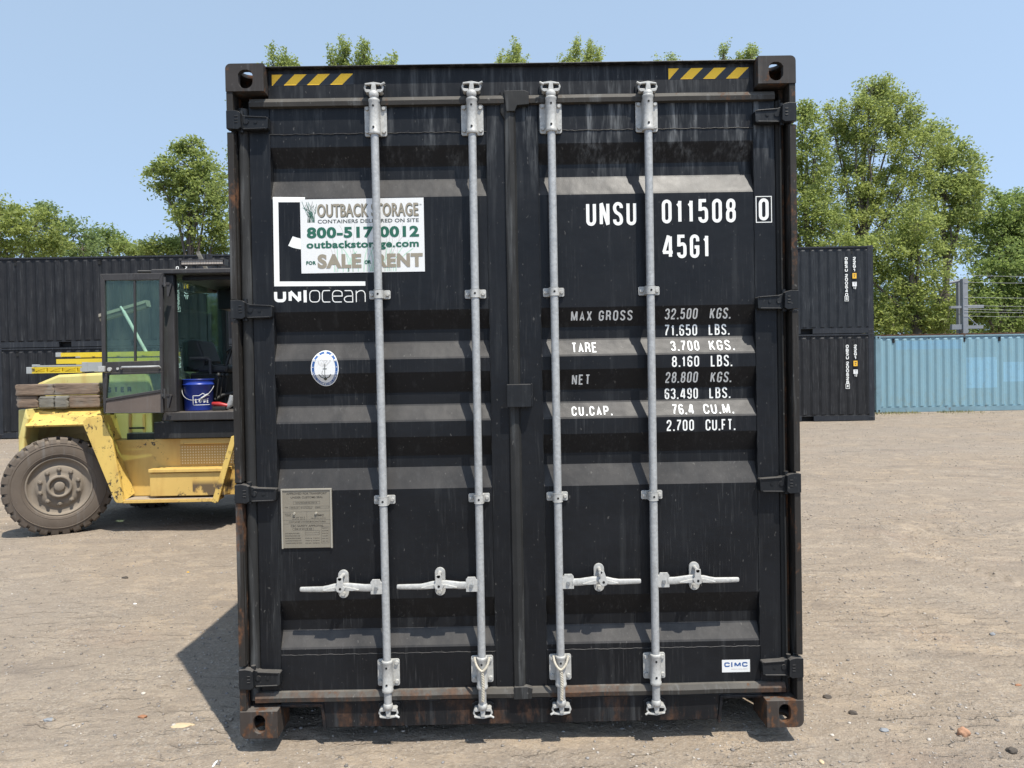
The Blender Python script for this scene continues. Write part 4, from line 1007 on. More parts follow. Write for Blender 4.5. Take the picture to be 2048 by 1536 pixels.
M['cab'] = painted('dark_grey_cab_paint', (.040, .038, .038), .5, .12, .25, .5, dustcol=(.22, .19, .16, 1), spots=.35)
M['cabdark'] = painted('cab_underside', (.020, .020, .020), .55, .1, .15, .4, spots=.3)
M['tyre'] = painted('dusty_tyre', (.105, .085, .068), .85, 0, .3, .5, dustcol=(.26, .215, .165, 1), spots=.3)
M['rim'] = painted('dusty_rim', (.175, .148, .118), .75, 0, .15, .5, dustcol=(.30, .25, .19, 1), spots=.25)
M['glass'] = glass('tinted_cab_glass', (.66, .84, .74), .86)
M['glass_dark'] = glass('dark_tinted_glass', (.74, .90, .84), .72)
M['seat'] = plain('black_vinyl', (.014, .014, .013), .6, 0, .3, 20, .2)
M['timber'] = None
F0 = 4.75
def f_(px, py, Y=F0): p = at(px, py, Y); return (p.x, p.z)
fk = tag(empty('forklift', (-3.6, 5.7, -.07)), 'large weathered yellow forklift with its dark cab door open, loaded with timbers and ladders', 'forklift')
b = MB()
b.prism([f_(166, 850), f_(167, 841), f_(173, 836), f_(202, 832.5), f_(224, 880), f_(247, 1004), f_(243, 1006.5), f_(233, 1006), f_(229, 1002)], F0, F0+.03)
b.build('fender_flange', M['yel2'], fk, .006)
b = MB(); b.prism([f_(462, 873), f_(474, 869), f_(436, 1004), f_(431, 1007), f_(423, 1004)], F0, F0+.03)
b.build('fender_flange', M['yel2'], fk, .006)
b = MB()
A = lambda px, py, Y: tuple(at(px, py, Y))
b.extr([A(203, 833, F0+.031), A(246.5, 1003, F0+.031), A(266, 988, F0+.22), A(227, 880, F0+.22)], (.02, 0, .01))
b.extr([A(203, 832, F0+.031), A(229, 831, F0+.28), A(241, 878, F0+.28), A(226, 880, F0+.18)], (.015, 0, .01))
b.build('step_cheek', M['yel2'], fk)
b = MB(); Yp = F0+.23
b.prism([f_(222, 881, Yp), f_(470, 874, Yp), f_(470, 989, Yp), f_(262, 992, Yp)], Yp, Yp+.04); b.build('side_panel', M['yel3'], fk, .004)
def grille_mat():
    m, n, b = nodes('perforated_grille'); g = N(n, 'ShaderNodeNewGeometry'); mp = N(n, 'ShaderNodeMapping'); mp.inputs['Scale'].default_value = (34, 0, 34); L(n, g.outputs['Position'], mp.inputs[0])
    v = N(n, 'ShaderNodeTexVoronoi'); v.inputs['Randomness'].default_value = 0; v.inputs['Scale'].default_value = 1; L(n, mp.outputs[0], v.inputs['Vector'])
    L(n, mix(n, ramp(n, v.outputs['Distance'], .22, .30), (.62, .52, .32), (.42, .27, .08)), b.inputs['Base Color']); b.inputs['Roughness'].default_value = .6; return m
M['grille'] = grille_mat()
b = MB(); g0 = f_(361, 930, Yp-.01); g1 = f_(456, 888, Yp-.01); b.box(g0[0], g1[0]+.06, Yp-.012, Yp-.001, g0[1], g1[1]); b.build('grille', M['grille'], fk)
b = MB(); g0 = f_(361, 888.5, Yp-.07); g1 = f_(468, 877, Yp-.07); b.box(g0[0], g1[0], Yp-.08, Yp-.001, g0[1], g1[1]+.01); b.build('grille_lip', M['yel3'], fk, .006)
b = MB(); g0 = f_(300, 991, F0+.06); g1 = f_(449, 944, F0+.06); b.box(g0[0], g1[0], F0+.06, Yp-.002, g0[1]-.01, g1[1]); b.build('battery_box', M['yel3'], fk, .006)
b = MB(); g0 = f_(296, 946, F0+.035); g1 = f_(452, 936, F0+.035); b.box(g0[0], g1[0], F0+.035, Yp-.003, g0[1], g1[1]); b.build('battery_box_lid', M['yel3'], fk, .006)
b = MB(); g0 = f_(245, 1007, F0+.01); g1 = f_(430, 997, F0+.01); b.box(g0[0], g1[0], F0+.01, Yp+.04, g0[1], g1[1], 0); b.build('step', M['yel3'], fk, .004)
b = MB(); b.box(g0[0]+.02, g1[0]-.02, F0+.02, Yp-.004, g1[1]+.001, g1[1]+.004); b.build('step_dust', M['dusty'], fk)
# fender over the rear wheel
b = MB()
b.extr([A(50, 852, F0), A(170, 849, F0), A(176, 835, F0+.03), A(202, 832, F0+.04), A(202, 814.5, F0+.24), A(56, 817.5, F0+.24)], (0, .03, -.02))
b.build('wheel_fender', M['yel2'], fk, .006)
b = MB(); c0 = F0+.28
poly = [f_(50, 818, c0+.12), f_(36, 876, c0), f_(37, 935, c0), f_(58, 945, c0), f_(62, 880, c0), f_(75, 855, c0), f_(160, 853, c0), f_(205, 853, c0), f_(205, 817, c0)]
b.prism(poly, c0, 6.75); c1_ = F0+.03
b.prism([f_(50, 817, c1_), f_(36, 876, c1_), f_(37, 935, c1_), f_(48, 935, c1_), f_(48, 877, c1_), f_(57, 838, c1_)], c1_, c0-.001); b.build('counterweight', M['hood'], fk, .015)
b = MB(); x0_ = f_(60, 900)[0]; x1_ = f_(330, 900)[0]; b.box(x0_, x1_-.05, 5.55, 6.15, .32, .84); b.box(-5.0, -4.5, 5.2, 6.3, .32, .50)
b.box(f_(225, 900)[0], -1.75, 5.05, 6.45, .30, .98); b.build('chassis', M['cabdark'], fk, .01)
# hood
h0 = F0+.40
b = MB(); b.prism([f_(72, 818, h0), f_(70, 768, h0), f_(115, 749.5, h0), f_(205, 745, h0), f_(299, 743, h0), f_(306, 882, h0), f_(226, 882, h0), f_(226, 818, h0)], h0, 6.45)
b.build('hood', M['hood'], fk, .03)
b = MB()
for px in (262, 289): g = f_(px, 835, h0); b.box(g[0]-.012, g[0]+.012, h0-.02, h0-.001, f_(px, 880, h0)[1], f_(px, 828, h0)[1])
g = f_(262, 856, h0); g1 = f_(289, 853, h0); b.box(g[0]-.012, g1[0]+.012, h0-.024, h0-.0215, g[1]-.01, g[1]+.01, 1)
b.build('hood_rib', [M['yel3'], M['cabdark']], fk)
T = []
xs0 = f_(187, 786, h0); xs1 = f_(267, 773.3, h0); cw = (xs1[0]-xs0[0])/6
for k, ch in enumerate('HYSTER'):
    T += [(v, f, 0) for v, f in stroke_text(ch, xs0[0]+k*cw+.006, xs0[1], xs0[0]+(k+1)*cw-.022, xs1[1], .019)]
o = decal(T, 'lettering', M['cabdark'], fk, .0, h0-.002); o.matrix_parent_inverse = Matrix.Translation((-3.6, 5.7, -.07)).inverted()
# cab
b = MB(); cb = F0+.02
g0 = f_(331, 842, cb); g1 = f_(470, 822, cb); XR = -1.95
b.box(g0[0], XR, cb, 6.45, g0[1], g1[1]); zfl = g1[1]
b.prism([f_(330, 842, cb), f_(322, 842, cb), f_(329, 822, cb), f_(346, 822, cb), f_(346, 842, cb)], cb+.002, cb+.05)
b.build('cab_floor', M['cab'], fk, .01)
b = MB(); g0 = f_(308, 878, cb+.06); g1 = f_(400, 842.5, cb+.06); b.box(g0[0], XR, cb+.06, 6.4, g0[1], g1[1]-.002); b.build('cab_skirt', M['cabdark'], fk, .008)
b = MB(); g0 = f_(328, 822, cb); g1 = f_(346, 549, cb); zr = f_(346, 549, cb)[1]
b.box(g0[0], g1[0], cb, cb+.10, zfl+.001, zr); b.build('door_post', M['cab'], fk, .008)
b = MB(); b.box(f_(346, 700, cb)[0]+.001, f_(350, 700, cb)[0], cb+.03, cb+.07, zfl+.001, zr-.002); b.build('door_seal', M['cabdark'], fk)
YF = 6.38
xpost = f_(328, 700, cb)[0]
b = MB(); b.box(xpost, xpost+.10, YF-.10, YF, zfl+.001, zr); b.build('corner_post', M['cab'], fk, .008)
for yy in (cb, YF-.10):
    b = MB(); b.box(XR-.12, XR-.02, yy, yy+.10, zfl+.001, zr); b.build('corner_post', M['cab'], fk, .008)
# far side: pillar between windows
p0 = at(425, 700, YF-.05).x; p1 = at(447, 700, YF-.05).x
b = MB(); b.box(p0, p1, YF-.08, YF-.01, zfl+.45, zr); b.build('window_pillar', M['cabdark'], fk, .006)
b = MB(); b.box(xpost+.10, p1, YF-.06, YF-.01, zfl+.001, zfl+.42); b.box(xpost+.1, XR-.12, YF-.07, YF-.005, zfl+.42, zfl+.46); b.build('cab_wall', M['cabdark'], fk, .004)
b = MB(); b.box(xpost+.101, p0-.001, YF-.045, YF-.039, zfl+.461, zr-.001); b.build('side_window', M['glass_dark'], fk)
b = MB(); b.box(xpost+.045, xpost+.051, cb+.101, YF-.101, zfl+.35, zr-.001); b.build('rear_window', M['glass_dark'], fk)
b = MB(); b.box(xpost+.02, xpost+.08, cb+.101, YF-.101, zfl+.001, zfl+.349); b.build('cab_wall', M['cabdark'], fk)
b = MB(); g0 = f_(306, 549, cb); g1 = f_(470, 537, cb); b.box(g0[0], XR, F0-.03, YF+.03, zr+.001, g1[1]); zrf = g1[1]
b.box(g0[0]+.35, XR-.1, F0+.3, YF-.3, zrf, zrf+.02); b.build('cab_roof', M['cab'], fk, .012)
b = MB(); b.box(xpost+.15, XR-.3, F0+.15, YF-.3, zr-.05, zr-.001); b.box(xpost+.2, xpost+.55, YF-.6, YF-.15, zr-.28, zr-.051); b.build('headliner', M['hinge'], fk, .01)
b = MB()
for t in range(9): b.box(xpost+.75, XR-.2, F0+.25+t*.15, F0+.31+t*.15, zr-.075, zr-.0505)
b.build('roof_bar', M['cab'], fk)
b = MB(); b.tube([A(276, 543, F0+.1), A(306, 543, F0+.1)], .012, 6); b.build('roof_bracket', M['cabdark'], fk)
# light bar, antenna
b = MB(); l0 = at(361, 531, F0+.35); l1 = at(449, 519, F0+.35)
b.box(l0.x, l1.x, F0+.35, F0+.43, l0.z, l1.z, 0)
for k in range(26):
    x = l0.x+.015+k*(l1.x-l0.x-.03)/26
    for r_ in range(2): b.box(x, x+.013, F0+.343, F0+.3495, l0.z+.010+r_*.027, l0.z+.031+r_*.027, 1)
for x in (l0.x-.008, l1.x-.004): b.box(x, x+.012, F0+.34, F0+.44, l0.z-.005, l1.z+.01, 0)
b.box(l0.x, l1.x, F0+.335, F0+.349, l1.z-.006, l1.z+.006, 0)
for x in (l0.x+.12, l1.x-.12): b.box(x, x+.03, F0+.37, F0+.40, zrf, l0.z, 0)
b.build('light_bar', [M['cab'], plain('lamp_lens', (.42, .36, .30), .3)], fk)
b = MB(); b.tube([A(368, 522, F0+.4), A(366, 470, F0+.4), A(365, 428, F0+.4)], [.006, .004, .003], 6); b.cyl(at(368, 538, F0+.4), at(368, 522, F0+.4), .012); b.build('antenna', M['cabdark'], fk)
# open door
DY = F0-.10
dz = lambda px, py: f_(px, py, DY)
door = None
b = MB()
def quad_frame(outer, inner, y0, y1, mi=0):
    for k in range(4):
        a_, b_, c_, d_ = outer[k], outer[(k+1) % 4], inner[(k+1) % 4], inner[k]
        b.prism([a_, b_, c_, d_], y0, y1, mi)
o4 = [dz(200, 548), dz(325, 546), dz(325, 742), dz(204, 745)]
i4 = [dz(209, 561), dz(318, 559.5), dz(319, 721), dz(211, 724)]
quad_frame(o4, i4, DY, DY+.045)
o4 = [dz(204, 745.2), dz(325, 742.2), dz(326, 826), dz(207, 827)]
i4 = [dz(215, 750), dz(321, 747), dz(321, 824), dz(210, 825)]
quad_frame(o4, i4, DY, DY+.045)
b.prism([dz(211, 797), dz(321, 779), dz(321, 785), dz(210, 803)], DY+.003, DY+.04)
b.prism([dz(266, 561), dz(270, 561), dz(271, 722), dz(267, 722)], DY+.005, DY+.035)
door = b.build('cab_door', M['cab'], fk, .004)
b = MB(); b.prism([dz(210, 803.2), dz(321, 785.2), dz(321, 824), dz(210, 825)], DY+.012, DY+.03); b.build('door_panel', painted('dusty_door_panel', (.115, .092, .078), .7, .1, .3, .2, spots=.5), door)
b = MB(); b.prism([dz(209, 561), dz(266, 561), dz(267, 723), dz(211, 724)], DY+.018, DY+.024); b.build('door_glass', M['glass'], door)
b = MB(); b.prism([dz(270, 561), dz(318, 560), dz(319, 721), dz(271, 722)], DY+.018, DY+.024); b.build('door_glass', M['glass'], door)
b = MB(); b.prism([dz(215, 750), dz(321, 747), dz(321, 779), dz(211, 797)], DY+.018, DY+.024); b.build('door_glass', M['glass'], door)
b = MB(); b.tube([A(243, 737, DY), A(244, 734.5, DY-.04), A(280, 734, DY-.045), A(318, 733, DY-.04), A(320, 735.5, DY)], .012, 8); b.build('door_handle', M['zinc'], door)
b = MB(); g = dz(203, 738); b.box(g[0]-.02, g[0]+.045, DY-.03, DY-.001, g[1]-.03, g[1]+.03); b.cyl((g[0]+.09, DY-.02, g[1]-.005), (g[0]+.09, DY-.001, g[1]-.005), .022); b.cyl((g[0]+.17, DY-.008, g[1]), (g[0]+.17, DY-.001, g[1]), .014)
b.build('latch', M['zinc_cast'], door, .004)
for py in (562, 785):
    g = f_(330, py, DY); b = MB(); b.box(g[0]-.03, g[0]+.05, DY-.012, DY-.001, g[1]-.04, g[1]-.015); b.cyl((g[0], DY-.01, g[1]-.06), (g[0], DY-.01, g[1]+.04), .014, n=10)
    b.prism([(g[0]+.02, g[1]-.02), (g[0]+.07, g[1]-.03), (g[0]+.05, g[1]-.10), (g[0]+.035, g[1]-.16), (g[0]+.02, g[1]-.16)], DY-.004, DY+.03); b.build('door_hinge', M['cab'], fk)
# seat
YS = 5.5
s_ = lambda px, py: f_(px, py, YS)
seat = None
b = MB(); b.prism([s_(410, 745), s_(470, 746), s_(472, 732), s_(440, 728), s_(412, 732)], YS-.24, YS+.24); seat = b.build('seat', M['seat'], fk, .03)
b = MB(); b.prism([s_(385, 685), s_(398, 681), s_(412, 683), s_(427, 722), s_(425, 738), s_(405, 742), s_(392, 735)], YS-.24, YS+.24)
b.prism([s_(378, 684), s_(386, 681), s_(392, 730), s_(386, 745), s_(380, 742)], YS-.20, YS+.20); b.build('backrest', M['seat'], seat, .03)
for dy in (-.29, .29):
    b = MB(); b.tube([tuple(at(380, 717, YS+dy)), tuple(at(414, 716, YS+dy)), tuple(at(420, 721, YS+dy)), tuple(at(421, 748, YS+dy))], .018, 8); b.build('armrest', M['cab'], seat)
b = MB(); g = s_(395, 775); g1 = s_(465, 745); b.box(g[0], g1[0], YS-.2, YS+.2, zfl+.001, g1[1]); b.build('seat_base', M['cabdark'], seat, .02)
b = MB(); b.tube([A(452, 820, 5.3), A(449, 740, 5.35), A(462, 700, 5.4)], .02, 8)
b.lathe([(.17, -.012), (.182, 0), (.17, .012), (.158, 0), (.17, -.012)], at(480, 690, 5.45), (-.5, -.1, .9), 28); b.build('steering_wheel', M['seat'], fk)
b = MB(); b.box(-2.55, -2.2, 5.0, 6.2, zfl+.001, zfl+.55); b.box(-2.62, -2.5, 5.1, 6.1, zfl+.5, zfl+.62); b.build('dashboard', M['cab'], fk, .02)
for k, (px, y_) in enumerate(((432, 5.15), (440, 5.22), (449, 5.28))):
    b = MB(); p = at(px, 770, y_); b.tube([(p.x, y_, zfl+.15), (p.x+.02, y_, p.z), (p.x+.03, y_, p.z+.09)], .009, 6); b.lathe([(0, 0), (.022, .01), (.024, .03), (.012, .05), (0, .052)], (p.x+.03, y_, p.z+.085), (0, 0, 1), 12); b.build('control_lever', M['seat'], fk)
b = MB()
for k in range(4): b.tube([A(352+k*5, 556, YF-.2), A(356+k*6, 576+k*3, YF-.3), A(372+k*9, 590-k*2, YF-.35), A(395+k*6, 584, YF-.3)], .010, 6)
b.build('cable', M['seat'], fk)
b = MB(); p = at(412, 575, 5.9); b.box(p.x-.13, p.x+.1, 5.85, 6.0, p.z-.06, p.z+.07); b.build('heater_box', painted('dusty_box', (.12, .10, .085), .7, .1, .2, .3), fk, .01)
b = MB(); p = at(428, 808, 5.0); b.tube([A(430, 800, 5.2), A(445, 790, 5.25), A(466, 786, 5.3)], .02, 8); b.build('hose', M['seat'], fk)
# wheels
def wheel(cx, cy, rad, wid, yaw_, lab=None):
    """axis along -y before the turn; outer face towards the camera"""
    ax = Vector((math.sin(yaw_), -math.cos(yaw_), 0)); c = Vector((cx, cy, rad-.075)); hw = wid/2
    side = Vector((math.cos(yaw_), math.sin(yaw_), 0)); up_ = Vector((0, 0, 1))
    b = MB(); r = rad
    b.lathe([(r*.58, hw*.80), (r*.62, hw*.98), (r*.70, hw*1.04), (r*.80, hw*1.03), (r*.90, hw*.96), (r*.935, hw*.86), (r*.94, hw*.5), (r*.94, -hw*.5), (r*.935, -hw*.86), (r*.85, -hw), (r*.60, -hw*.9), (r*.58, -hw*.8)], c, ax, 72)
    for rr, hh in ((.66, 1.0), (.84, 1.015)):
        pts = [c+ax*hw*hh+(side*math.cos(t)+up_*math.sin(t))*r*rr for t in np.linspace(0, 2*math.pi, 72)]; b.tube(pts, .0045, 5, caps=False)
    nl = 30
    for k in range(nl):       # tread lugs wrapping over the shoulder
        for sgn, off in ((1, 0), (-1, .5)):
            t = 2*math.pi*(k+off)/nl; dt = 2*math.pi/nl*.33
            d0 = side*math.cos(t-dt)+up_*math.sin(t-dt); d1 = side*math.cos(t+dt)+up_*math.sin(t+dt)
            pr_ = [(.88, 1.005), (.965, .90), (1.0, .80), (1.0, .03), (.935, .03), (.90, .80)]
            v = [c+d*(r*q)+ax*(sgn*hw*h) for d in (d0, d1) for q, h in pr_]; m_ = len(pr_)
            b.add(v, [tuple(range(m_)), tuple(range(2*m_-1, m_-1, -1))]+[(i, i+m_, (i+1) % m_+m_, (i+1) % m_) for i in range(m_)])
    tag(b.build('tyre', M['tyre'], fk))
    b = MB(); q = rad/.51
    b.lathe([(.30*q, hw*.78), (.305*q, hw*.90), (.292*q, hw*.92), (.285*q, hw*.80), (.272*q, hw*.62), (.235*q, hw*.56), (.215*q, hw*.62), (.205*q, hw*.74), (.15*q, hw*.78), (.118*q, hw*.74), (.115*q, hw*1.06), (.100*q, hw*1.10), (.090*q, hw*1.06), (.088*q, hw*.80), (.05*q, hw*.78), (.048*q, hw*.98), (.040*q, hw*1.02), (0, hw*1.02)], c, ax, 48)
    b.lathe([(.30*q, -hw*.8), (.25*q, -hw*.3), (.0, -hw*.3)], c, ax, 32)
    rim = b.build('rim', M['rim'], fk)
    for k in range(10):
        t = 2*math.pi*(k+.5)/10; p = c+(side*math.cos(t)+up_*math.sin(t))*.178*q
        b = MB(); b.cyl(p+ax*hw*.70, p+ax*(hw*.70+.018), .026, .024, 12); b.cyl(p+ax*(hw*.70+.018), p+ax*(hw*.70+.042), .019, .016, 6, smooth=False); b.cyl(p+ax*(hw*.70+.042), p+ax*(hw*.70+.052), .012, .010, 8); b.build('wheel_nut', M['rim'], rim)
wheel(-4.868, 4.86, .522, .27, R(31.5))
wheel(-4.65, 6.45, .515, .26, R(29)+math.pi)
wheel(-2.28, 5.02, .60, .34, 0)
wheel(-2.28, 6.30, .60, .34, math.pi)
b = MB(); b.box(-1.58, -1.48, 5.05, 5.15, .05, 2.45); b.box(-1.58, -1.48, 6.05, 6.15, .05, 2.45); b.box(-1.57, -1.49, 5.151, 6.049, 2.35, 2.44); b.box(-1.47, -1.42, 5.0, 6.2, .25, .6); b.box(-1.80, -1.581, 5.3, 5.9, .3, .6)
b.build('mast', M['cabdark'], fk, .005)

# ---- things in the cab and on the hood
M['bucket'] = plain('blue_plastic', (.018, .045, .30), .35, 0, .15, 8, .05)
bc = at(398, 815, 5.05); zb_ = zfl+.002
root = tag(empty('bucket', (bc.x, 5.05, zb_)), 'blue plastic bucket with white logo and wire handle, on the cab floor', 'bucket')
topz = at(398, 758, 5.05).z
b = MB(); rb_, rt_ = (at(425, 815, 5.05).x-at(372, 815, 5.05).x)/2, (at(427, 760, 5.05).x-at(368, 760, 5.05).x)/2; hB = topz-zb_
b.lathe([(0, 0), (rb_*.97, 0), (rb_, .01), (rt_*.95, hB*.80), (rt_*1.0, hB*.81), (rt_*1.0, hB*.84), (rt_*.965, hB*.85), (rt_*.97, hB*.97), (rt_*1.02, hB*.975), (rt_*1.02, hB), (rt_*.95, hB), (rt_*.9, hB*.5), (0, hB*.45)], (bc.x, 5.05, zb_), (0, 0, 1), 40)
b.build('body', M['bucket'], root)
b = MB(); pts = []
for t in np.linspace(0, 1, 22): pts.append((bc.x-rt_*1.03*math.cos(math.pi*t), 5.05-rt_*1.04*math.sin(math.pi*t), zb_+hB*.83-.10*math.sin(math.pi*t)-.07*math.sin(math.pi*t*.9)))
b.tube(pts, .004, 6); b.cyl(pts[14], pts[17], .011); b.build('handle', M['zinc'], root)
T = []
def wrapb(pieces, zc):
    b = MB()
    for v, f in pieces:
        vv = []
        for x, z in v:
            rr_ = rb_+(rt_*.95-rb_)*((z-zb_)/(hB*.8)); a_ = (x)/rr_; vv.append((bc.x+(rr_+.0015)*math.sin(a_), 5.05-(rr_+.0015)*math.cos(a_), z))
        b.add(vv, f)
    return b
zc = zb_+.085; pcs = [(list(map(tuple, v)), f) for v, f in stroke_text("LOWE", .022, zc, .165, zc+.05, .011)]
for seg in ([(-.0, zc-.02), (.18, zc-.02)], [(-.0, zc-.02), (-.0, zc+.08)], [(-.0, zc+.08), (.06, zc+.08), (.10, zc+.105), (.14, zc+.08), (.18, zc+.08)]):
    sub = []
    for k in range(len(seg)-1):
        for j in range(6): sub.append(tuple(Vector(seg[k]).lerp(Vector(seg[k+1]), j/6)))
    sub.append(seg[-1]); v, f = ribbon(sub, .006, False); pcs.append((list(map(tuple, v)), f))
wrapb(pcs, zc).build('logo', M['letter'], root)
# brown sack, tools
def lump(name, c, sc, mat, seed, lab, cat, n=3, amp=.25, group=None):
    bm = bmesh.new(); bmesh.ops.create_icosphere(bm, subdivisions=n, radius=1)
    for v in bm.verts:
        d = 1+amp*noise.noise(v.co*1.7+Vector((seed, seed*2, 0)))+amp*.4*noise.noise(v.co*4+Vector((seed, 0, seed)))
        v.co = Vector((v.co.x*sc[0]*d, v.co.y*sc[1]*d, v.co.z*sc[2]*d))+Vector(c)
    me = bpy.data.meshes.new(name); bm.to_mesh(me); bm.free(); me.materials.append(mat)
    for p in me.polygons: p.use_smooth = True
    o = bpy.data.objects.new(name, me); COL.objects.link(o); tag(o, lab, cat, group); return o
M['sack'] = plain('brown_sackcloth', (.16, .11, .07), .85, 0, .5, 9, .6)
sc_ = at(360, 782, 5.2); lump('sack', (sc_.x, 5.25, zfl+.21), (.095, .16, .23), M['sack'], 3, 'crumpled brown sack standing left of the blue bucket in the cab', 'sack', 3, .35)
M['red'] = plain('red_plastic', (.35, .02, .02), .4)
tp = at(440, 806, 4.98)
root = tag(empty('hand_tool', (tp.x, 4.98, zfl)), 'red and black hand tool lying on the cab floor beside the bucket', 'hand tool')
b = MB(); b.tube([(tp.x-.08, 4.98, zfl+.075), (tp.x, 4.96, zfl+.07), (tp.x+.08, 4.98, zfl+.05)], [.02, .026, .02], 10); b.build('grip', M['red'], root)
b = MB(); b.box(tp.x-.07, tp.x+.07, 4.93, 5.05, zfl+.002, zfl+.045); b.build('base', M['seat'], root, .008)
tp2 = at(460, 798, 4.98)
root = tag(empty('grease_gun', (tp2.x, 4.98, zfl)), 'shiny metal tool with black nozzle at the right edge of the cab floor', 'hand tool')
b = MB(); b.tube([(tp2.x-.05, 5.0, zfl+.03), (tp2.x, 5.0, zfl+.07), (tp2.x+.02, 5.0, zfl+.16)], [.03, .035, .03], 12); b.build('barrel', M['zinc'], root)
b = MB(); b.tube([(tp2.x-.15, 4.97, zfl+.02), (tp2.x-.05, 4.99, zfl+.03)], .018, 8); b.build('nozzle', M['seat'], root)
# timbers on the rear fender
def timber_mat(name, c0_, c1_):
    m, n, b = nodes(name); p = coords(n, (2, 14, 14), True)
    f = noise_n(n, p, 2.2, 7, .65); g = noise_n(n, coords(n), 5, 4)
    col = mix(n, ramp(n, f, .3, .7), c0_, c1_); col = mix(n, ramp(n, g, .5, .75), col, (.20, .19, .165)); cr = ramp(n, f, .33, .38)
    col = mix(n, mth(n, 'SUBTRACT', 1.0, cr), col, (.03, .022, .016))
    L(n, col, b.inputs['Base Color']); b.inputs['Roughness'].default_value = .85; bump(n, b, f, .8, .012); return m
M['wood1'] = timber_mat('weathered_timber', (.085, .058, .042), (.25, .18, .125)); M['wood2'] = timber_mat('grey_timber_end', (.10, .092, .075), (.20, .185, .15))
def timber(px0, py0, px1, py1, Y, dep, lab, mat=None, seed=0, slip=0):
    a = at(px0, py1, Y); c = at(px1, py0, Y)
    bm = bmesh.new(); bmesh.ops.create_cube(bm, size=1); bmesh.ops.subdivide_edges(bm, edges=bm.edges[:], cuts=7, use_grid_fill=True)
    cx, cy, cz = (a.x+c.x)/2, Y+dep/2, (a.z+c.z)/2; sx_, sy_, sz_ = c.x-a.x-.003, dep, c.z-a.z+.004
    for v in bm.verts:
        w0 = Vector((v.co.x*sx_, v.co.y*sy_, v.co.z*sz_)); nn = noise.noise(w0*5+Vector((seed*3.1, 0, seed)))
        e = sum(abs(q) > .49 for q in v.co); k = 1-.03*(e >= 2)-.04*(e == 3)
        v.co = Vector((w0.x*(1-.008*(e >= 2)) + (.02*noise.noise(Vector((seed, w0.z*25, w0.y*9))) if abs(v.co.x) > .49 else 0), w0.y*k, w0.z*(1-.03*(e == 3))+.004*nn*(1 if v.co.z > 0 else 0)))+Vector((cx, cy, cz))
    me = bpy.data.meshes.new('timber'); bm.to_mesh(me); bm.free(); me.materials.append(mat or M['wood1'])
    o = bpy.data.objects.new('timber', me); COL.objects.link(o); tag(o, lab, 'timber', 'timbers stacked on the forklift'); 
    bv = o.modifiers.new('b', 'BEVEL'); bv.width = .008; bv.segments = 1; bv.limit_method = 'ANGLE'; bv.angle_limit = R(60)
    return o
timber(29, 768, 106, 791.5, 4.88, .17, 'split brown timber, top left of the pile on the forklift', seed=1)
timber(107, 766, 197, 790, 4.89, .17, 'long brown timber, top right of the pile on the forklift', seed=2)
timber(32, 792, 75, 815.5, 4.90, .17, 'short brown timber at the bottom left end of the pile', seed=3)
timber(76, 793, 106, 817, 4.87, .9, 'grey timber end facing out, left of the two at the bottom of the pile', M['wood2'], 4)
timber(107.5, 791.5, 135, 817, 4.86, .9, 'greenish grey timber end facing out, right of the two in the pile', M['wood2'], 5)
timber(136, 790.5, 198, 815.5, 4.89, .17, 'brown timber at the bottom right of the pile, beside the cab door', seed=6)
# ladders
M['lad_y'] = plain('yellow_fibreglass', (.62, .46, .025), .45, 0, .12, 12, .1)
M['alu'] = plain('aluminium', (.36, .37, .36), .5, .15, .15, 12, .1)
def ladder(px0, px1, pyt, pyb, Y, lab, w_=.40, mat='lad_y', cap=True):
    a = at(px0, pyb, Y); c = at(px1, pyt, Y); root = tag(empty('ladder', (a.x, Y, a.z)), lab, 'ladder', 'ladders lying on the forklift hood')
    h = c.z-a.z
    for yy in (Y, Y+w_):
        b = MB(); b.box(a.x+.05, c.x, yy, yy+.006, a.z, c.z); b.box(a.x+.05, c.x, yy+.0061, yy+.03, c.z-.006, c.z); b.box(a.x+.05, c.x, yy+.0061, yy+.03, a.z, a.z+.006); b.build('rail', M[mat], root)
        if cap:
            b = MB(); b.box(a.x-.01, a.x+.0495, yy-.004, yy+.035, a.z-.004, c.z+.003); b.build('foot', M['alu'], root, .004)
    x = a.x+.2
    while x < c.x-.05: b = MB(); b.box(x, x+.03, Y+.031, Y+w_-.001, a.z+.01, c.z-.01); b.build('rung', M['alu'], root); x += .30
    return root
zho = at(205, 745, h0).z+.005
ladder(113, 330, 702, 713.5, 5.55, 'upper yellow ladder lying on the forklift hood, grey foot at its left end')
ladder(104, 330, 714.5, 728, 5.50, 'middle yellow ladder on the hood, directly under the upper one', cap=False)
ladder(166, 330, 722, 743, 5.18, 'grey aluminium ladder on the hood, its end just left of the cab door', mat='alu', w_=.25)
a = at(53, 747, 5.22); c = at(166, 727, 5.22)
root = tag(empty('step_ladder', (a.x, 5.22, a.z)), 'folded yellow step ladder with open braced end, lowest on the left of the hood', 'ladder', 'ladders lying on the forklift hood')
b = MB(); b.box(a.x+.06, c.x, 5.22, 5.25, a.z, a.z+.012); b.box(a.x+.06, c.x, 5.22, 5.25, c.z-.045, c.z-.033); b.box(a.x+.06, c.x, 5.27, 5.275, a.z+.0121, c.z-.0451)
for k in range(3):
    x = a.x+.06+k*.17; b.prism([(x, a.z+.0125), (x+.02, a.z+.0125), (x+.13, c.z-.0455), (x+.15, c.z-.0455), (x+.15, a.z+.0125), (x+.135, a.z+.0125), (x+.135, c.z-.07), (x+.03, a.z+.0125)][:4], 5.221, 5.249)
    b.box(x+.15, x+.162, 5.221, 5.249, a.z+.0125, c.z-.0455)
b.build('rail', M['lad_y'], root)
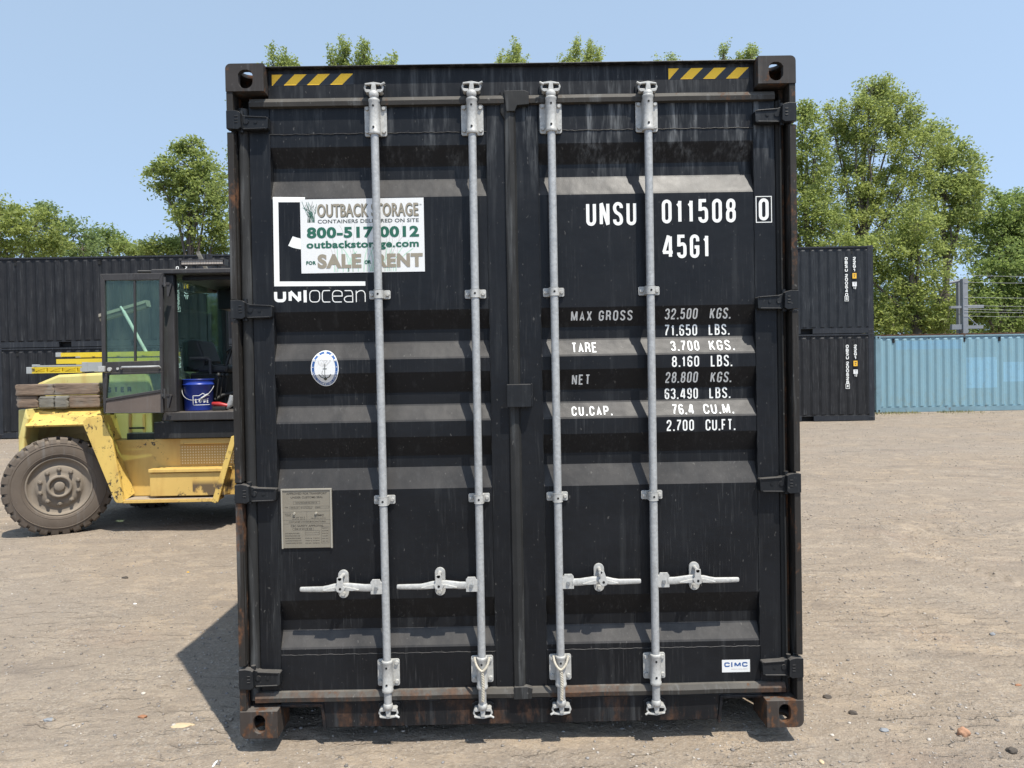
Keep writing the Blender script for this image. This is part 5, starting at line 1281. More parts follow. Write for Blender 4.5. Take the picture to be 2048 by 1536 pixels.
b = MB(); b.box(a.x, a.x+.0595, 5.215, 5.26, a.z-.004, c.z-.03); b.box(a.x+.01, a.x+.07, 5.30, 5.36, c.z-.028, c.z); b.build('foot', M['alu'], root, .004)
b = MB(); b.box(a.x+.07, c.x, 5.30, 5.33, c.z-.028, c.z-.010); b.box(a.x+.60, c.x-.005, 5.222, 5.248, a.z+.0125, c.z-.0455); b.build('back_rail', M['alu'], root)
# broom leaning behind the door
root = tag(empty('push_broom', tuple(at(290, 702, 5.6))), 'push broom with a white pole propped on the ladders behind the open cab door', 'broom')
b = MB(); b.tube([A(293, 705, 5.6), A(247, 622, 5.6)], .019, 10); b.cyl(at(247, 622, 5.6), at(241, 613, 5.6), .012); b.build('pole', plain('white_pole', (.62, .62, .60), .4), root)
b = MB(); p0 = at(197, 634, 5.6); p1 = at(290, 606, 5.6); d = (p1-p0)
b.extr([p0, p1, p1+Vector((0, 0, .035)), p0+Vector((0, 0, .035))], (0, .09, 0)); b.extr([p1+Vector((0, 0, .03)), p1+Vector((.02, 0, -.04)), p1+Vector((.03, 0, -.04)), p1+Vector((.015, 0, .035))], (0, .09, 0)); b.build('head', plain('broom_wood', (.30, .27, .22), .7), root)
b = MB(); b.extr([p0+Vector((0, .01, -.002)), p1+Vector((0, .01, -.002)), p1+Vector((.01, .01, -.05)), p0+Vector((.01, .01, -.05))], (0, .07, 0)); b.build('bristles', plain('bristles', (.10, .09, .07), .9), root)
b = MB(); b.extr([A(391, 504, 5.3), A(397, 502, 5.3), A(414, 537, 5.3), A(408, 538, 5.3)], (0, .04, 0)); tag(b.build('wooden_stake', M['wood2']), 'grey wooden stake leaning behind the light bar on the cab roof', 'stake')
# ================================================================== ground
def vnoise(x, y, seed):
    """vectorised value noise"""
    xi_ = np.floor(x).astype(np.int64); yi_ = np.floor(y).astype(np.int64); fx = x-xi_; fy = y-yi_
    fx = fx*fx*(3-2*fx); fy = fy*fy*(3-2*fy)
    def h(a, b_):
        n = (a*374761393+b_*668265263+seed*144269) & 0xffffffff; n = ((n ^ (n >> 13))*1274126177) & 0xffffffff; return ((n ^ (n >> 16)) & 0xffff)/65535.0
    return (h(xi_, yi_)*(1-fx)+h(xi_+1, yi_)*fx)*(1-fy)+(h(xi_, yi_+1)*(1-fx)+h(xi_+1, yi_+1)*fx)*fy-.5
def gz(x, y):
    x = np.asarray(x, float); y = np.asarray(y, float)
    base = -.07+np.interp(y, [4, 8, 18.4, 19, 22, 40], [0, .012, .035, .06, .098, .16])
    base += np.where(x < 0, np.interp(-x, [0, 7, 12], [0, 0, -.02])*np.interp(y, [12, 18], [0, 1]), 0)
    near = np.interp(np.abs(y-1), [0, 14, 24], [1, 1, .3])
    und = .020*vnoise(x*.35+9, y*.55, 1)+.012*vnoise(x*1.1, y*1.9, 2)*near
    fade = np.clip((np.hypot(x, y+3)-1)/3, 0.25, 1)
    det = .011*vnoise(x*3.1, y*5.3, 3)+.008*vnoise(x*8.3+3, y*12.1, 4)+.006*vnoise(x*19, y*23, 5)+.003*vnoise(x*43, y*47, 6)
    # tyre-lug ridges running across the yard
    ph = y*30+x*6+2.2*vnoise(x*1.3, y*1.3, 8)*6; rm = np.clip(vnoise(x*.5+4, y*.7, 9)*3.2, 0, 1)
    rut = .010*(np.abs(np.sin(ph))**.6-.5)*rm
    q1 = atz(2095, 1112, -.07); q2 = atz(1868, 1112, -.07); q3_ = atz(2095, 1050, -.07)
    rr_ = np.hypot((x-q1.x)/(q1.x-q2.x), (y-q1.y)/(q3_.y-q1.y)); an = np.arctan2(y-q1.y, x-q1.x)
    ring = np.exp(-((rr_-1)/.16)**2); base = base+ring*(-.018+.014*np.sin(an*46+1.5*np.sin(rr_*30)))+np.exp(-((rr_-1.27)/.07)**2)*.012
    z = base+und*.8*fade+(det*.7+rut)*near
    # packed gravel bears the container behind its front sill
    und_box = np.clip((1.34-np.abs(x))/.10, 0, 1)*np.clip((y-.10)/.55, 0, 1)*np.clip((12.4-y)/.3, 0, 1)
    z = z*(1-und_box)+(-.002+.5*det*0)*und_box
    return z
def axis(lo, mid0, mid1, hi, st, far):
    a = list(np.arange(mid0, mid1, st)); x = mid1; s = st
    while x < hi: a.append(x); s *= far; x += s
    a.append(hi); x = mid0; s = st; b_ = []
    while x > lo: s *= far; x -= s; b_.append(x)
    return np.array(sorted(set(b_+a)))
gx = axis(-260, -6.5, 6.5, 260, .032, 1.07); gy = axis(-60, -1.6, 3.2, 420, .020, 1.012)
X_, Y_ = np.meshgrid(gx, gy); Z_ = gz(X_, Y_)
nv = X_.size; nx = len(gx); ny = len(gy)
me = bpy.data.meshes.new('ground'); me.vertices.add(nv)
me.vertices.foreach_set('co', np.stack([X_.ravel(), Y_.ravel(), Z_.ravel()], 1).astype(np.float32).ravel())
i = np.arange(nx-1)[None, :]+nx*np.arange(ny-1)[:, None]; q = np.stack([i, i+1, i+1+nx, i+nx], -1).reshape(-1, 4)
me.loops.add(q.size); me.loops.foreach_set('vertex_index', q.ravel().astype(np.int32)); me.polygons.add(len(q))
me.polygons.foreach_set('loop_start', np.arange(0, q.size, 4, dtype=np.int32)); me.polygons.foreach_set('loop_total', np.full(len(q), 4, dtype=np.int32))
me.update(); me.validate()
print('ground', nx, ny)
def ground_mat():
    m, n, b = nodes('packed_gravel'); p = coords(n, (1, 1, 0))
    pa = coords(n, (1, 1.25, 0))
    huge = noise_n(n, pa, .16, 5, .6); big = noise_n(n, pa, .55, 5, .6); med = noise_n(n, pa, 2.6, 6, .65); fine = noise_n(n, p, 38, 6, .75); fine2 = noise_n(n, p, 130, 3, .7)
    col = mix(n, ramp(n, big, .38, .64), (.345, .262, .180), (.300, .245, .188))
    col = mix(n, mth(n, 'MULTIPLY', ramp(n, med, .52, .70), .55), col, (.355, .275, .185))
    col = mix(n, mth(n, 'MULTIPLY', ramp(n, med, .46, .30), .6), col, (.185, .148, .115))
    col = mix(n, mth(n, 'MULTIPLY', ramp(n, huge, .46, .60), .50), col, (.225, .198, .170))
    # reddish dusty patch
    rp = noise_n(n, pa, .9, 4, .5); col = mix(n, mth(n, 'MULTIPLY', ramp(n, rp, .60, .72), .35), col, (.27, .17, .115))
    v = N(n, 'ShaderNodeTexVoronoi'); v.inputs['Scale'].default_value = 85; L(n, p, v.inputs['Vector'])
    sx = N(n, 'ShaderNodeSeparateXYZ'); L(n, v.outputs['Color'], sx.inputs[0])
    gm = ramp(n, noise_n(n, p, 1.5, 4, .6), .42, .60)
    col = mix(n, mth(n, 'MULTIPLY', ramp(n, sx.outputs[0], .62, .72), mth(n, 'ADD', mth(n, 'MULTIPLY', gm, .32), .15)), col, (.13, .125, .12))
    col = mix(n, mth(n, 'MULTIPLY', ramp(n, sx.outputs[1], .74, .84), mth(n, 'ADD', mth(n, 'MULTIPLY', gm, .35), .2)), col, (.40, .35, .29))
    v2 = N(n, 'ShaderNodeTexVoronoi'); v2.inputs['Scale'].default_value = 23; L(n, p, v2.inputs['Vector'])
    s2 = N(n, 'ShaderNodeSeparateXYZ'); L(n, v2.outputs['Color'], s2.inputs[0])
    st = mth(n, 'MULTIPLY', ramp(n, v2.outputs['Distance'], .12, .22, (1, 1, 1, 1), (0, 0, 0, 1)), ramp(n, s2.outputs[0], .80, .86)); col = mix(n, mth(n, 'MULTIPLY', st, .7), col, (.10, .088, .078))
    st2 = mth(n, 'MULTIPLY', ramp(n, v2.outputs['Distance'], .08, .16, (1, 1, 1, 1), (0, 0, 0, 1)), ramp(n, s2.outputs[1], .90, .94)); col = mix(n, mth(n, 'MULTIPLY', st2, .7), col, (.46, .40, .32))
    # dark crack lines between tyre lugs: groove shade put into the colour
    wv = N(n, 'ShaderNodeTexWave', wave_type='BANDS', bands_direction='Y'); wv.inputs['Scale'].default_value = 2.6; wv.inputs['Distortion'].default_value = 9; wv.inputs['Detail'].default_value = 5; wv.inputs['Detail Scale'].default_value = 1.6; wv.inputs['Detail Roughness'].default_value = .62
    L(n, coords(n, (.75, 1, 0)), wv.inputs['Vector'])
    wm = mth(n, 'MULTIPLY', ramp(n, noise_n(n, pa, .8, 4, .6), .44, .56), ramp(n, noise_n(n, pa, 6, 4, .6), .42, .58))
    crk = mth(n, 'MULTIPLY', ramp(n, wv.outputs['Fac'], .05, .22, (1, 1, 1, 1), (0, 0, 0, 1)), wm); col = mix(n, mth(n, 'MULTIPLY', crk, .30), col, (.115, .088, .066))
    col = mix(n, mth(n, 'MULTIPLY', ramp(n, fine, .35, .7), .35), mix(n, .0, col, (0, 0, 0)), (.33, .28, .22))
    # darker gravel towards the back of the yard
    g = N(n, 'ShaderNodeNewGeometry'); s = N(n, 'ShaderNodeSeparateXYZ'); L(n, g.outputs['Position'], s.inputs[0])
    col = mix(n, .14, col, (.70, .57, .43))
    dk = noise_n(n, coords(n, (.7, 1.5, 0)), 1.1, 7, .68); col = mix(n, mth(n, 'MULTIPLY', ramp(n, dk, .54, .66), .42), col, (.175, .148, .125))
    dk2 = noise_n(n, coords(n, (1, 1.4, 0)), 7, 6, .72); col = mix(n, mth(n, 'MULTIPLY', ramp(n, dk2, .55, .68), .40), col, (.16, .135, .115))
    L(n, col, b.inputs['Base Color']); b.inputs['Roughness'].default_value = .9; b.inputs['Specular IOR Level'].default_value = .2
    h = mth(n, 'ADD', mth(n, 'MULTIPLY', fine, .6), mth(n, 'MULTIPLY', fine2, .25))
    h = mth(n, 'ADD', h, mth(n, 'MULTIPLY', ramp(n, v.outputs['Distance'], .5, .1), .25))
    h = mth(n, 'ADD', h, mth(n, 'MULTIPLY', noise_n(n, pa, 9, 5, .7), 1.5))
    h = mth(n, 'SUBTRACT', h, mth(n, 'MULTIPLY', crk, .6))
    bump(n, b, h, 1.0, .018); return m
me.materials.append(ground_mat())
go = bpy.data.objects.new('ground', me); COL.objects.link(go); tag(go, 'sandy grey packed gravel of the yard with tyre marks', None, None, 'structure')

# loose gravel: thousands of tiny stones, one mass
def ico():
    bm = bmesh.new(); bmesh.ops.create_icosphere(bm, subdivisions=1, radius=1); v = np.array([p.co[:] for p in bm.verts]); f = np.array([[q.index for q in p.verts] for p in bm.faces]); bm.free(); return v, f
IV, IF = ico()
def stones(name, cx, cy, sz, mat, seed, flat=.6):
    r = np.random.default_rng(seed); n = len(cx); m_ = len(IV)
    sc = sz[:, None]*r.uniform(.6, 1.25, (n, 3))*np.array([1, 1, flat]); a = r.uniform(0, 6.283, n)
    P = IV[None]*(1+r.uniform(-.28, .28, (n, m_, 1)))*sc[:, None, :]
    c_, s_ = np.cos(a)[:, None], np.sin(a)[:, None]
    x = P[..., 0]*c_-P[..., 1]*s_+cx[:, None]; y = P[..., 0]*s_+P[..., 1]*c_+cy[:, None]; z = P[..., 2]+(gz(cx, cy)+sz*flat*.35)[:, None]
    co = np.stack([x, y, z], -1).reshape(-1, 3).astype(np.float32); f = (IF[None]+(np.arange(n)*m_)[:, None, None]).reshape(-1, 3)
    me = bpy.data.meshes.new(name); me.vertices.add(len(co)); me.vertices.foreach_set('co', co.ravel()); me.loops.add(f.size); me.loops.foreach_set('vertex_index', f.ravel().astype(np.int32))
    me.polygons.add(len(f)); me.polygons.foreach_set('loop_start', np.arange(0, f.size, 3, dtype=np.int32)); me.polygons.foreach_set('loop_total', np.full(len(f), 3, dtype=np.int32)); me.update()
    me.materials.append(mat); o = bpy.data.objects.new(name, me); COL.objects.link(o); return o
def stone_mat():
    m, n, b = nodes('loose_stones'); g = N(n, 'ShaderNodeNewGeometry'); r = N(n, 'ShaderNodeValToRGB'); L(n, g.outputs['Random Per Island'], r.inputs[0])
    cs = [(0, (.13, .12, .11, 1)), (.2, (.22, .19, .16, 1)), (.55, (.30, .25, .195, 1)), (.8, (.25, .24, .235, 1)), (.93, (.42, .37, .31, 1)), (1, (.50, .47, .43, 1))]
    while len(r.color_ramp.elements) < len(cs): r.color_ramp.elements.new(.5)
    for e, (p_, c_) in zip(r.color_ramp.elements, cs): e.position = p_; e.color = c_
    L(n, r.outputs[0], b.inputs['Base Color']); b.inputs['Roughness'].default_value = .85; return m
M['stone'] = stone_mat()
r_ = np.random.default_rng(5); nst = 60000
u = r_.uniform(-5.5, 5.5, nst); dist = 1.1+r_.uniform(0, 1, nst)**1.9*24; ang = r_.uniform(-.66, .66, nst)
cx = -0.04+dist*np.tan(ang)*1.0; cy = -3.22+dist
dens = vnoise(cx*1.6, cy*1.6, 21)+.5; keep = (r_.uniform(0, 1, nst) < .25+dens*.9) & ~((np.abs(cx) < 1.25) & (cy > .9))
cx, cy = cx[keep], cy[keep]; sz = .0020+.0075*r_.uniform(0, 1, len(cx))**3.6+.00025*np.hypot(cx, cy+3)
tag(stones('loose_gravel', cx, cy, sz, M['stone'], 6), 'loose small stones strewn over the yard', None, None, 'stuff')
def rock(px, py, sx_, sy_, sz_, mat, seed, lab, cat='stone', name='stone', zoff=.3):
    p = atz(px, py, -.07); z = float(gz(p.x, p.y))
    return lump(name, (p.x, p.y, z+sz_*zoff), (sx_, sy_, sz_), mat, seed, lab, cat, 3, .35)
M['rk_orange'] = plain('orange_rock', (.36, .20, .12), .85, 0, .3, 40, .5); M['rk_grey'] = plain('blue_grey_rock', (.22, .23, .24), .8, 0, .2, 40, .4); M['rk_dark'] = plain('dark_clod', (.075, .062, .05), .9, 0, .3, 60, .6)
M['rk_pale'] = plain('pale_stone', (.52, .47, .40), .8, 0, .15, 40, .4); M['leaf_b'] = plain('dry_leaf', (.30, .14, .07), .7, 0, .3, 60, .4); M['sand'] = plain('pale_sand', (.52, .40, .25), .95, 0, .15, 60, .5)
rock(1927, 1473, .026, .022, .026, M['rk_orange'], 1, 'orange brown stone near the lower right corner of the yard')
rock(1768, 1463, .020, .015, .008, M['rk_grey'], 2, 'flat blue grey stone left of the orange brown one')
rock(98, 1440, .026, .014, .009, M['rk_grey'], 3, 'flat grey stone near the lower left corner')
rock(285, 1436, .022, .012, .009, M['leaf_b'], 4, 'curled brown leaf on the gravel at lower left', 'leaf', 'leaf')
rock(2024, 1505, .022, .018, .014, M['rk_dark'], 5, 'dark stone at the lower right edge of the picture')
rock(1706, 1427, .020, .016, .012, M['rk_dark'], 6, 'dark earth clod right of the container corner')
rock(1655, 1395, .022, .014, .011, M['rk_dark'], 7, 'dark lump of debris beside the lower right corner casting')
rock(1985, 1268, .017, .012, .010, M['rk_grey'], 8, 'grey stone in the rough gravel at right')
rock(250, 1158, .026, .016, .012, M['rk_dark'], 9, 'dark leafy clod on the yard in front of the forklift')
rock(270, 1208, .014, .007, .006, M['white'], 10, 'small white scrap on the gravel at left', 'litter', 'litter')
rock(376, 1147, .012, .008, .006, M['yellow_lab'], 11, 'tiny yellow scrap left of the container', 'litter', 'litter')
rock(2036, 1370, .016, .008, .006, M['leaf_b'], 12, 'reddish brown leaf at the right edge', 'leaf', 'leaf')
rock(1643, 1524, .010, .018, .006, M['sand'], 13, 'yellow husk at the bottom edge right of the container', 'leaf', 'leaf')
rock(1664, 1470, .009, .008, .006, M['rk_pale'], 14, 'small white pebble at lower right')
rock(430, 1530, .005, .030, .004, M['white'], 15, 'white stick at the bottom edge left of the container', 'litter', 'litter')
rock(365, 1452, .055, .028, .006, M['sand'], 16, 'patch of pale crushed sand beside the container shadow', 'sand patch', 'sand_patch', -.1)
rock(287, 1390, .012, .008, .007, M['rk_pale'], 17, 'pale stone left of the shadow of the container')

# ================================================================== trees
def leaf_mat(name, c0_, c1_, tr=.54):
    m, n, b = nodes(name); g = N(n, 'ShaderNodeNewGeometry'); f = noise_n(n, coords(n), .55, 4, .6); f2 = noise_n(n, coords(n), 5, 2, .5)
    k = mth(n, 'ADD', mth(n, 'MULTIPLY', ramp(n, f, .3, .7), .5), mth(n, 'MULTIPLY', g.outputs['Random Per Island'], .5))
    col = mix(n, k, c0_, c1_)
    L(n, col, b.inputs['Base Color']); b.inputs['Roughness'].default_value = .55; b.inputs['Specular IOR Level'].default_value = .3
    t = N(n, 'ShaderNodeBsdfTranslucent'); tc = mix(n, .5, col, tuple(min(1, x*1.9) for x in c1_)); L(n, tc, t.inputs[0])
    mx = N(n, 'ShaderNodeMixShader'); mx.inputs[0].default_value = tr; L(n, b.outputs[0], mx.inputs[1]); L(n, t.outputs[0], mx.inputs[2]); L(n, mx.outputs[0], n.nodes['Material Output'].inputs[0]); return m
M['lf_mid'] = leaf_mat('green_leaves', (.135, .180, .050), (.30, .345, .105))
M['lf_yel'] = leaf_mat('yellow_green_leaves', (.150, .192, .052), (.325, .365, .110))
M['lf_dark'] = leaf_mat('dark_green_leaves', (.105, .155, .042), (.24, .30, .090))
M['lf_pale'] = leaf_mat('pale_green_leaves', (.105, .150, .055), (.24, .30, .115))
M['bark'] = plain('bark', (.11, .09, .07), .9, 0, .3, 14, .6)
def leaves_mesh(name, cen, size, mat, r, aspect=.5, droop=0.0):
    n = len(cen); d = r.normal(size=(n, 3)); d[:, 2] = d[:, 2]*.7-droop; d /= np.linalg.norm(d, axis=1)[:, None]
    e = r.normal(size=(n, 3)); e -= d*(e*d).sum(1)[:, None]; e /= np.linalg.norm(e, axis=1)[:, None]
    nr = np.cross(d, e); s = size*r.uniform(.65, 1.3, n)
    L2 = d*s[:, None]; Wd = e*(s*aspect*.5)[:, None]; f = nr*(s*.10)[:, None]
    co = np.stack([cen, cen+L2*.5+Wd+f, cen+L2, cen+L2*.5-Wd+f], 1).reshape(-1, 3).astype(np.float32)
    me = bpy.data.meshes.new(name); me.vertices.add(4*n); me.vertices.foreach_set('co', co.ravel()); me.loops.add(4*n); me.loops.foreach_set('vertex_index', np.arange(4*n, dtype=np.int32))
    me.polygons.add(n); me.polygons.foreach_set('loop_start', np.arange(0, 4*n, 4, dtype=np.int32)); me.polygons.foreach_set('loop_total', np.full(n, 4, dtype=np.int32)); me.update(); me.materials.append(mat)
    o = bpy.data.objects.new(name, me); COL.objects.link(o); return o
TREES = 'trees beyond the yard'
def tree(name, lab, base_px, Y, lobes, mat, leaf=.14, per=46, dens=1.0, seed=1, clump=.42, spiky=0.0, depth=.8, trunk_r=.22, aspect=.5, tone=None):
    """lobes: (px, py, rx_px, ry_px) at depth Y; spires: spiky>0 makes upright shoots at the edge"""
    r = np.random.default_rng(seed); rr2 = random.Random(seed)
    pm = 1/ (FPX/(Y+3.22)); bx = at(base_px, 700, Y).x; z0_ = float(gz(bx, Y)); cen = []; b = MB(); lc = []
    for (px, py, rx, ry) in lobes:
        c = at(px, py, Y); lc.append((c, rx*pm, ry*pm))
    top = max(c.z+rz for c, rx, rz in lc); root = tag(empty(name, (bx, Y, z0_)), lab, 'tree', TREES)
    hub = Vector((bx, Y, z0_+(top-z0_)*.22)); zt_ = Vector((sum(c.x for c, _, _ in lc)/len(lc)*.4+bx*.6, Y, z0_+(top-z0_)*.8))
    tp_ = [Vector((bx, Y, z0_-.1)), hub, hub.lerp(zt_, .35)+Vector((.12, .1, 0)), hub.lerp(zt_, .7)+Vector((-.1, 0, 0)), zt_]
    b.tube(tp_, [trunk_r*1.25, trunk_r, trunk_r*.72, trunk_r*.42, trunk_r*.12], 9)
    for c, rx, rz in lc:
        ry_ = max(.6, min(rx, rz*1.1)*depth); cz_ = min(max((c.z-z0_)*.55+z0_, hub.z), zt_.z)
        t = (cz_-hub.z)/max(.1, (zt_.z-hub.z)); st = hub.lerp(zt_, max(0, min(1, t)))
        oy = rr2.uniform(-.5, .5)*ry_; cc = Vector((c.x, c.y+oy, c.z))
        md = st.lerp(cc, .5)+Vector((rr2.uniform(-.3, .3), rr2.uniform(-.3, .3), .25)); b.tube([st, md, cc], [trunk_r*.35, trunk_r*.22, trunk_r*.08], 6)
        vol = rx*ry_*rz*4.19; low_ = clump < .2 and rz > 1.4; cl_ = .42 if low_ else clump; nc = int(max(10, (.9 if low_ else dens)*4.6*(rx*rz*3.14)*1.5/(cl_**2*3.14)))
        q = r.normal(size=(nc, 3)); q /= np.linalg.norm(q, axis=1)[:, None]; rad = r.uniform(.25, 1.0, nc)**.42
        lump_ = 1+.20*vnoise(q[:, 0]*2.2+seed, q[:, 2]*2.2+q[:, 1], seed)
        P = q*(rad*lump_)[:, None]*np.array([rx, ry_, rz])+np.array([cc.x, cc.y, cc.z])
        for j in range(0, nc, max(1, nc//10)): b.tube([cc, cc.lerp(Vector(P[j]), .5)+Vector((0, 0, .1)), Vector(P[j])], [trunk_r*.10, trunk_r*.06, .01], 4, caps=False)
        m_ = 44 if low_ else max(6, int(per*r.uniform(.8, 1.2))); off = r.normal(size=(nc, m_, 3))*cl_*.45
        off[..., 2] *= .75+spiky; cen.append((P[:, None, :]+off*r.uniform(.5, 1.25, (nc, 1, 1))).reshape(-1, 3))
        if spiky > 0:     # upright shoots
            ns = int(nc*.30)+3; k = r.choice(nc, ns)
            sel = P[k]; sel = sel[sel[:, 2] > cc.z-rz*.2]
            for s in sel:
                hgt = clump*r.uniform(1.2, 2.8)*spiky*1.6; t = r.uniform(0, 1, 26)[:, None]; lean = np.array([r.normal()*.22, r.normal()*.22, 1])
                cen.append(s+lean*hgt*t+r.normal(size=(26, 3))*(.13*(1.15-t)))
    cen = np.concatenate(cen); o = leaves_mesh('crown', cen, leaf, mat, r, aspect, .2)
    mi = Matrix.Translation((bx, Y, z0_)).inverted(); o.parent = root; o.matrix_parent_inverse = mi
    b.build('trunk', M['bark'], root); return len(cen)
NL = 0
NL += tree('leafy_tree', 'loose leafy tree with a high rounded top behind the forklift light bar', 385, 30, [(380, 335, 62, 38), (340, 365, 48, 30), (420, 370, 48, 42), (385, 300, 35, 22), (375, 400, 52, 30), (400, 445, 50, 45), (438, 430, 26, 60), (318, 345, 22, 14)], M['lf_mid'], .17, 40, .85, 3, .36, .0)
NL += tree('leafy_tree', 'dense tree filling the left edge above the black containers', 20, 33, [(10, 455, 60, 45), (75, 465, 65, 42), (45, 500, 90, 40), (-60, 450, 60, 60), (5, 418, 22, 20)], M['lf_yel'], .17, 42, .9, 4, .42)
NL += tree('leafy_tree', 'pale green tree with loose twigs on top, right of the left edge', 110, 36, [(115, 440, 40, 26), (140, 470, 46, 34), (105, 500, 60, 32), (92, 420, 20, 14), (165, 500, 30, 26)], M['lf_pale'], .18, 40, .8, 5, .42)
NL += tree('leafy_tree', 'far dark green tree low on the skyline left of the forklift', 205, 52, [(195, 480, 34, 20), (225, 478, 32, 20), (215, 505, 60, 22)], M['lf_dark'], .22, 40, .9, 6, .5)
NL += tree('leafy_tree', 'far low green tree between the skyline dip and the leafy tree', 262, 50, [(258, 492, 32, 18), (285, 500, 30, 18), (300, 510, 40, 18)], M['lf_mid'], .22, 40, .9, 7, .5)
NL += tree('leafy_bush', 'bright yellow green bush above the containers, behind the cab door', 315, 31, [(318, 495, 36, 22), (300, 510, 34, 16), (345, 500, 38, 30), (425, 500, 42, 30), (384, 505, 50, 26)], M['lf_yel'], .16, 40, .95, 8, .36)
# tops showing above the container
NL += tree('leafy_tree', 'tree top showing above the left hazard tape', 558, 27, [(548, 135, 7, 26), (560, 131, 8, 24), (575, 129, 8, 26), (585, 142, 8, 18), (560, 160, 40, 30), (540, 260, 60, 80), (520, 390, 95, 95), (565, 500, 85, 80)], M['lf_mid'], .11, 17, .75, 9, .13, 1.0)
NL += tree('leafy_tree', 'tall tree top with pointed shoots above the left door', 720, 27, [(665, 127, 7, 24), (690, 115, 9, 32), (682, 137, 10, 26), (730, 119, 10, 28), (722, 137, 14, 22), (762, 137, 12, 14), (788, 135, 8, 12), (710, 150, 62, 22), (720, 260, 90, 90), (700, 390, 95, 95), (745, 500, 85, 80)], M['lf_mid'], .11, 17, .75, 10, .13, 1.0)
NL += tree('slender_tree', 'slender tree top above the middle of the container', 1025, 30, [(1000, 129, 5, 20), (1015, 127, 6, 22), (1033, 119, 9, 26), (1048, 133, 6, 14), (1020, 165, 45, 34), (1025, 260, 60, 90), (1005, 390, 95, 95), (1050, 500, 85, 80)], M['lf_yel'], .10, 15, .75, 11, .11, 1.0)
NL += tree('slender_tree', 'slender tree top with two spires above the right door', 1160, 30, [(1125, 132, 6, 14), (1150, 119, 7, 26), (1140, 132, 8, 14), (1182, 115, 9, 28), (1195, 129, 9, 18), (1172, 127, 7, 20), (1160, 165, 55, 34), (1160, 260, 70, 90), (1140, 390, 95, 95), (1185, 500, 85, 80)], M['lf_yel'], .10, 15, .75, 12, .11, 1.0)
NL += tree('slender_tree', 'faint tree tip above the fourth locking bar', 1345, 30, [(1343, 131, 5, 12), (1352, 133, 4, 10), (1312, 133, 3, 6), (1333, 135, 5, 8), (1350, 175, 50, 34), (1345, 270, 70, 90)], M['lf_mid'], .10, 13, .75, 13, .09, .9)
NL += tree('slender_tree', 'tree top with thin shoots left of the upper right corner casting', 1480, 30, [(1444, 117, 5, 18), (1450, 125, 5, 12), (1486, 119, 4, 12), (1506, 111, 6, 20), (1496, 121, 7, 14), (1470, 129, 4, 8), (1480, 160, 50, 34), (1480, 260, 70, 90), (1460, 390, 95, 95), (1505, 500, 85, 80)], M['lf_mid'], .10, 13, .75, 14, .10, .9)
# the big group at right
NL += tree('willow_tree', 'tall airy yellow green tree rising highest at right', 1720, 34, [(1760, 205, 48, 42), (1720, 240, 52, 45), (1800, 225, 44, 46), (1690, 290, 50, 50), (1755, 300, 80, 60), (1830, 320, 60, 60), (1700, 380, 80, 60), (1790, 390, 90, 60), (1760, 460, 110, 50), (1740, 185, 30, 26), (1775, 172, 22, 22), (1668, 235, 24, 28), (1705, 225, 34, 26), (1830, 235, 26, 30)], M['lf_yel'], .145, 48, .66, 15, .36, .35)
NL += tree('leafy_tree', 'rounded green tree at the right shoulder of the tall airy tree', 1890, 36, [(1880, 300, 50, 45), (1915, 340, 48, 50), (1890, 400, 65, 50), (1930, 400, 36, 40), (1860, 260, 30, 24), (1880, 480, 80, 60), (1945, 325, 18, 20)], M['lf_mid'], .19, 42, .95, 16, .45)
NL += tree('leafy_tree', 'tree close behind the corner of the container, left in the right hand group', 1620, 32, [(1612, 260, 34, 44), (1625, 330, 40, 60), (1600, 420, 70, 70), (1640, 460, 70, 50), (1560, 330, 50, 90), (1610, 225, 18, 20)], M['lf_mid'], .16, 40, .8, 17, .38, .2)
NL += tree('leafy_tree', 'dense green tree at the right edge with a level top', 1990, 39, [(1975, 430, 50, 48), (2025, 425, 55, 42), (2080, 430, 60, 50), (1990, 490, 80, 60), (2050, 500, 80, 60), (2130, 470, 90, 80)], M['lf_dark'], .20, 44, 1.0, 18, .46)
NL += tree('leafy_tree', 'dark green tree low behind the steel post and wires', 2000, 30, [(1990, 560, 50, 50), (2040, 540, 50, 60), (2000, 620, 70, 50), (2060, 610, 60, 60), (2120, 560, 90, 90), (1950, 600, 30, 50)], M['lf_dark'], .17, 42, .9, 19, .42)
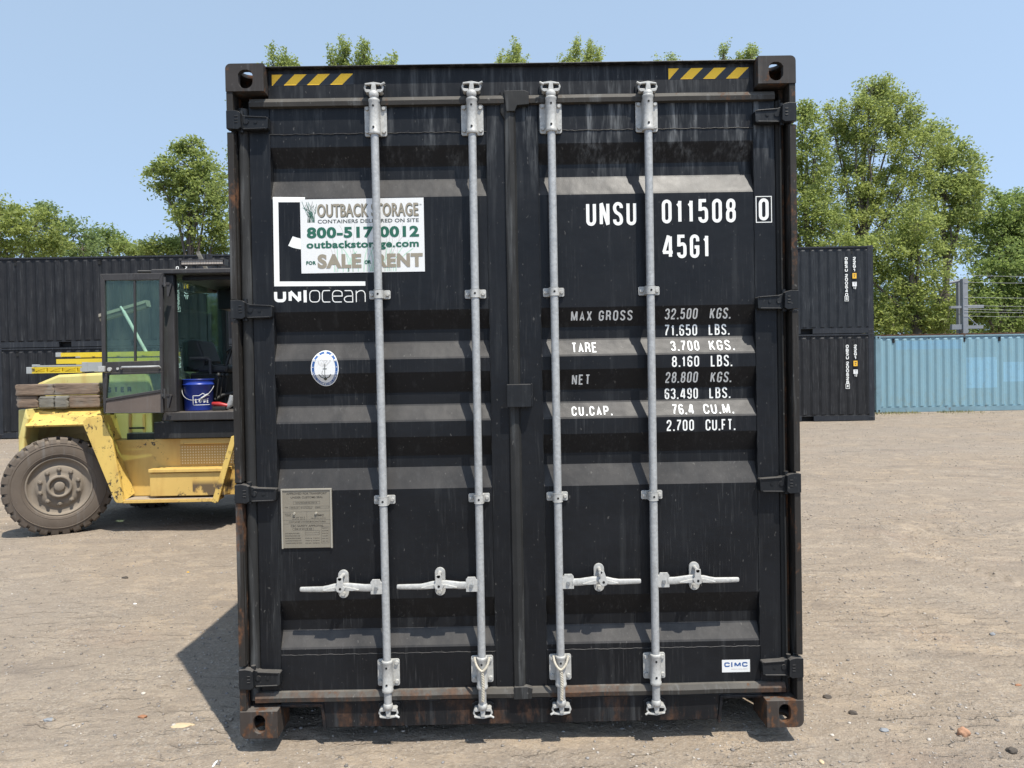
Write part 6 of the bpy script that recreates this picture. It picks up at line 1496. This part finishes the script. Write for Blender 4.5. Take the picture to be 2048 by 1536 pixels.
NL += tree('leafy_tree', 'leafy tree just right of the stacked black containers', 1835, 28, [(1790, 500, 60, 60), (1850, 520, 60, 70), (1800, 590, 70, 60), (1870, 600, 55, 60), (1880, 640, 46, 30), (1780, 640, 60, 30), (1700, 520, 80, 60), (1830, 450, 60, 40)], M['lf_yel'], .15, 42, .85, 20, .36)
# far wood closing the gaps between trunks
def wood(name, lab, x0, x1, Y, h, seed, n, mat, leaf=.22):
    r = np.random.default_rng(seed); x = r.uniform(x0, x1, n); ht = h*(.72+.5*(vnoise(x*.16, x*0, seed)+.3)+.2*vnoise(x*.6, x*0, seed+1)); z = ht*r.uniform(0, 1, n)**.75; y = Y+r.uniform(0, 5, n)*(1-.3*z/h)
    off = r.normal(size=(n, 14, 3))*.30; cen = (np.stack([x, y, z], 1)[:, None]+off).reshape(-1, 3); o = leaves_mesh(name, cen, leaf, mat, r, .6); tag(o, lab, None, None, 'stuff'); return o
wood('undergrowth', 'dense green undergrowth behind the containers at right', 6, 40, 37, 7.0, 31, 5200, M['lf_dark'])
wood('undergrowth', 'dense green undergrowth behind the containers at left', -42, -8, 37, 6.2, 32, 5200, M['lf_mid'])
wood('undergrowth', 'dense green undergrowth hidden behind the middle containers', -8, 6, 37, 6.5, 33, 1500, M['lf_mid'])
# weeds along the foot of the blue container
r = np.random.default_rng(40); n = 2600; x = r.uniform(11.2, 25, n); y = 21.75-r.exponential(.28, n); k = vnoise(x*1.3, y*1.3, 41) > -.12; x, y = x[k], y[k]
cen = np.stack([x, y, gz(x, y)-.01], 1); n = len(cen); h = r.uniform(.03, .11, n)*np.exp(-(21.7-y)*.6); a = r.uniform(0, 6.28, n)
d = np.stack([np.cos(a)*.014, np.sin(a)*.014, 0*a], 1); tipv = np.stack([r.normal(size=n)*.03, r.normal(size=n)*.03, h], 1)
co = np.stack([cen-d, cen+d, cen+tipv], 1).reshape(-1, 3).astype(np.float32)
me = bpy.data.meshes.new('grass'); me.from_pydata(co.tolist(), [], np.arange(3*n).reshape(-1, 3).tolist()); me.materials.append(plain('dry_grass', (.20, .20, .08), .8)); o = bpy.data.objects.new('grass', me); COL.objects.link(o)
tag(o, 'thin dry grass along the foot of the blue container', None, None, 'stuff')
print('leaves', NL)
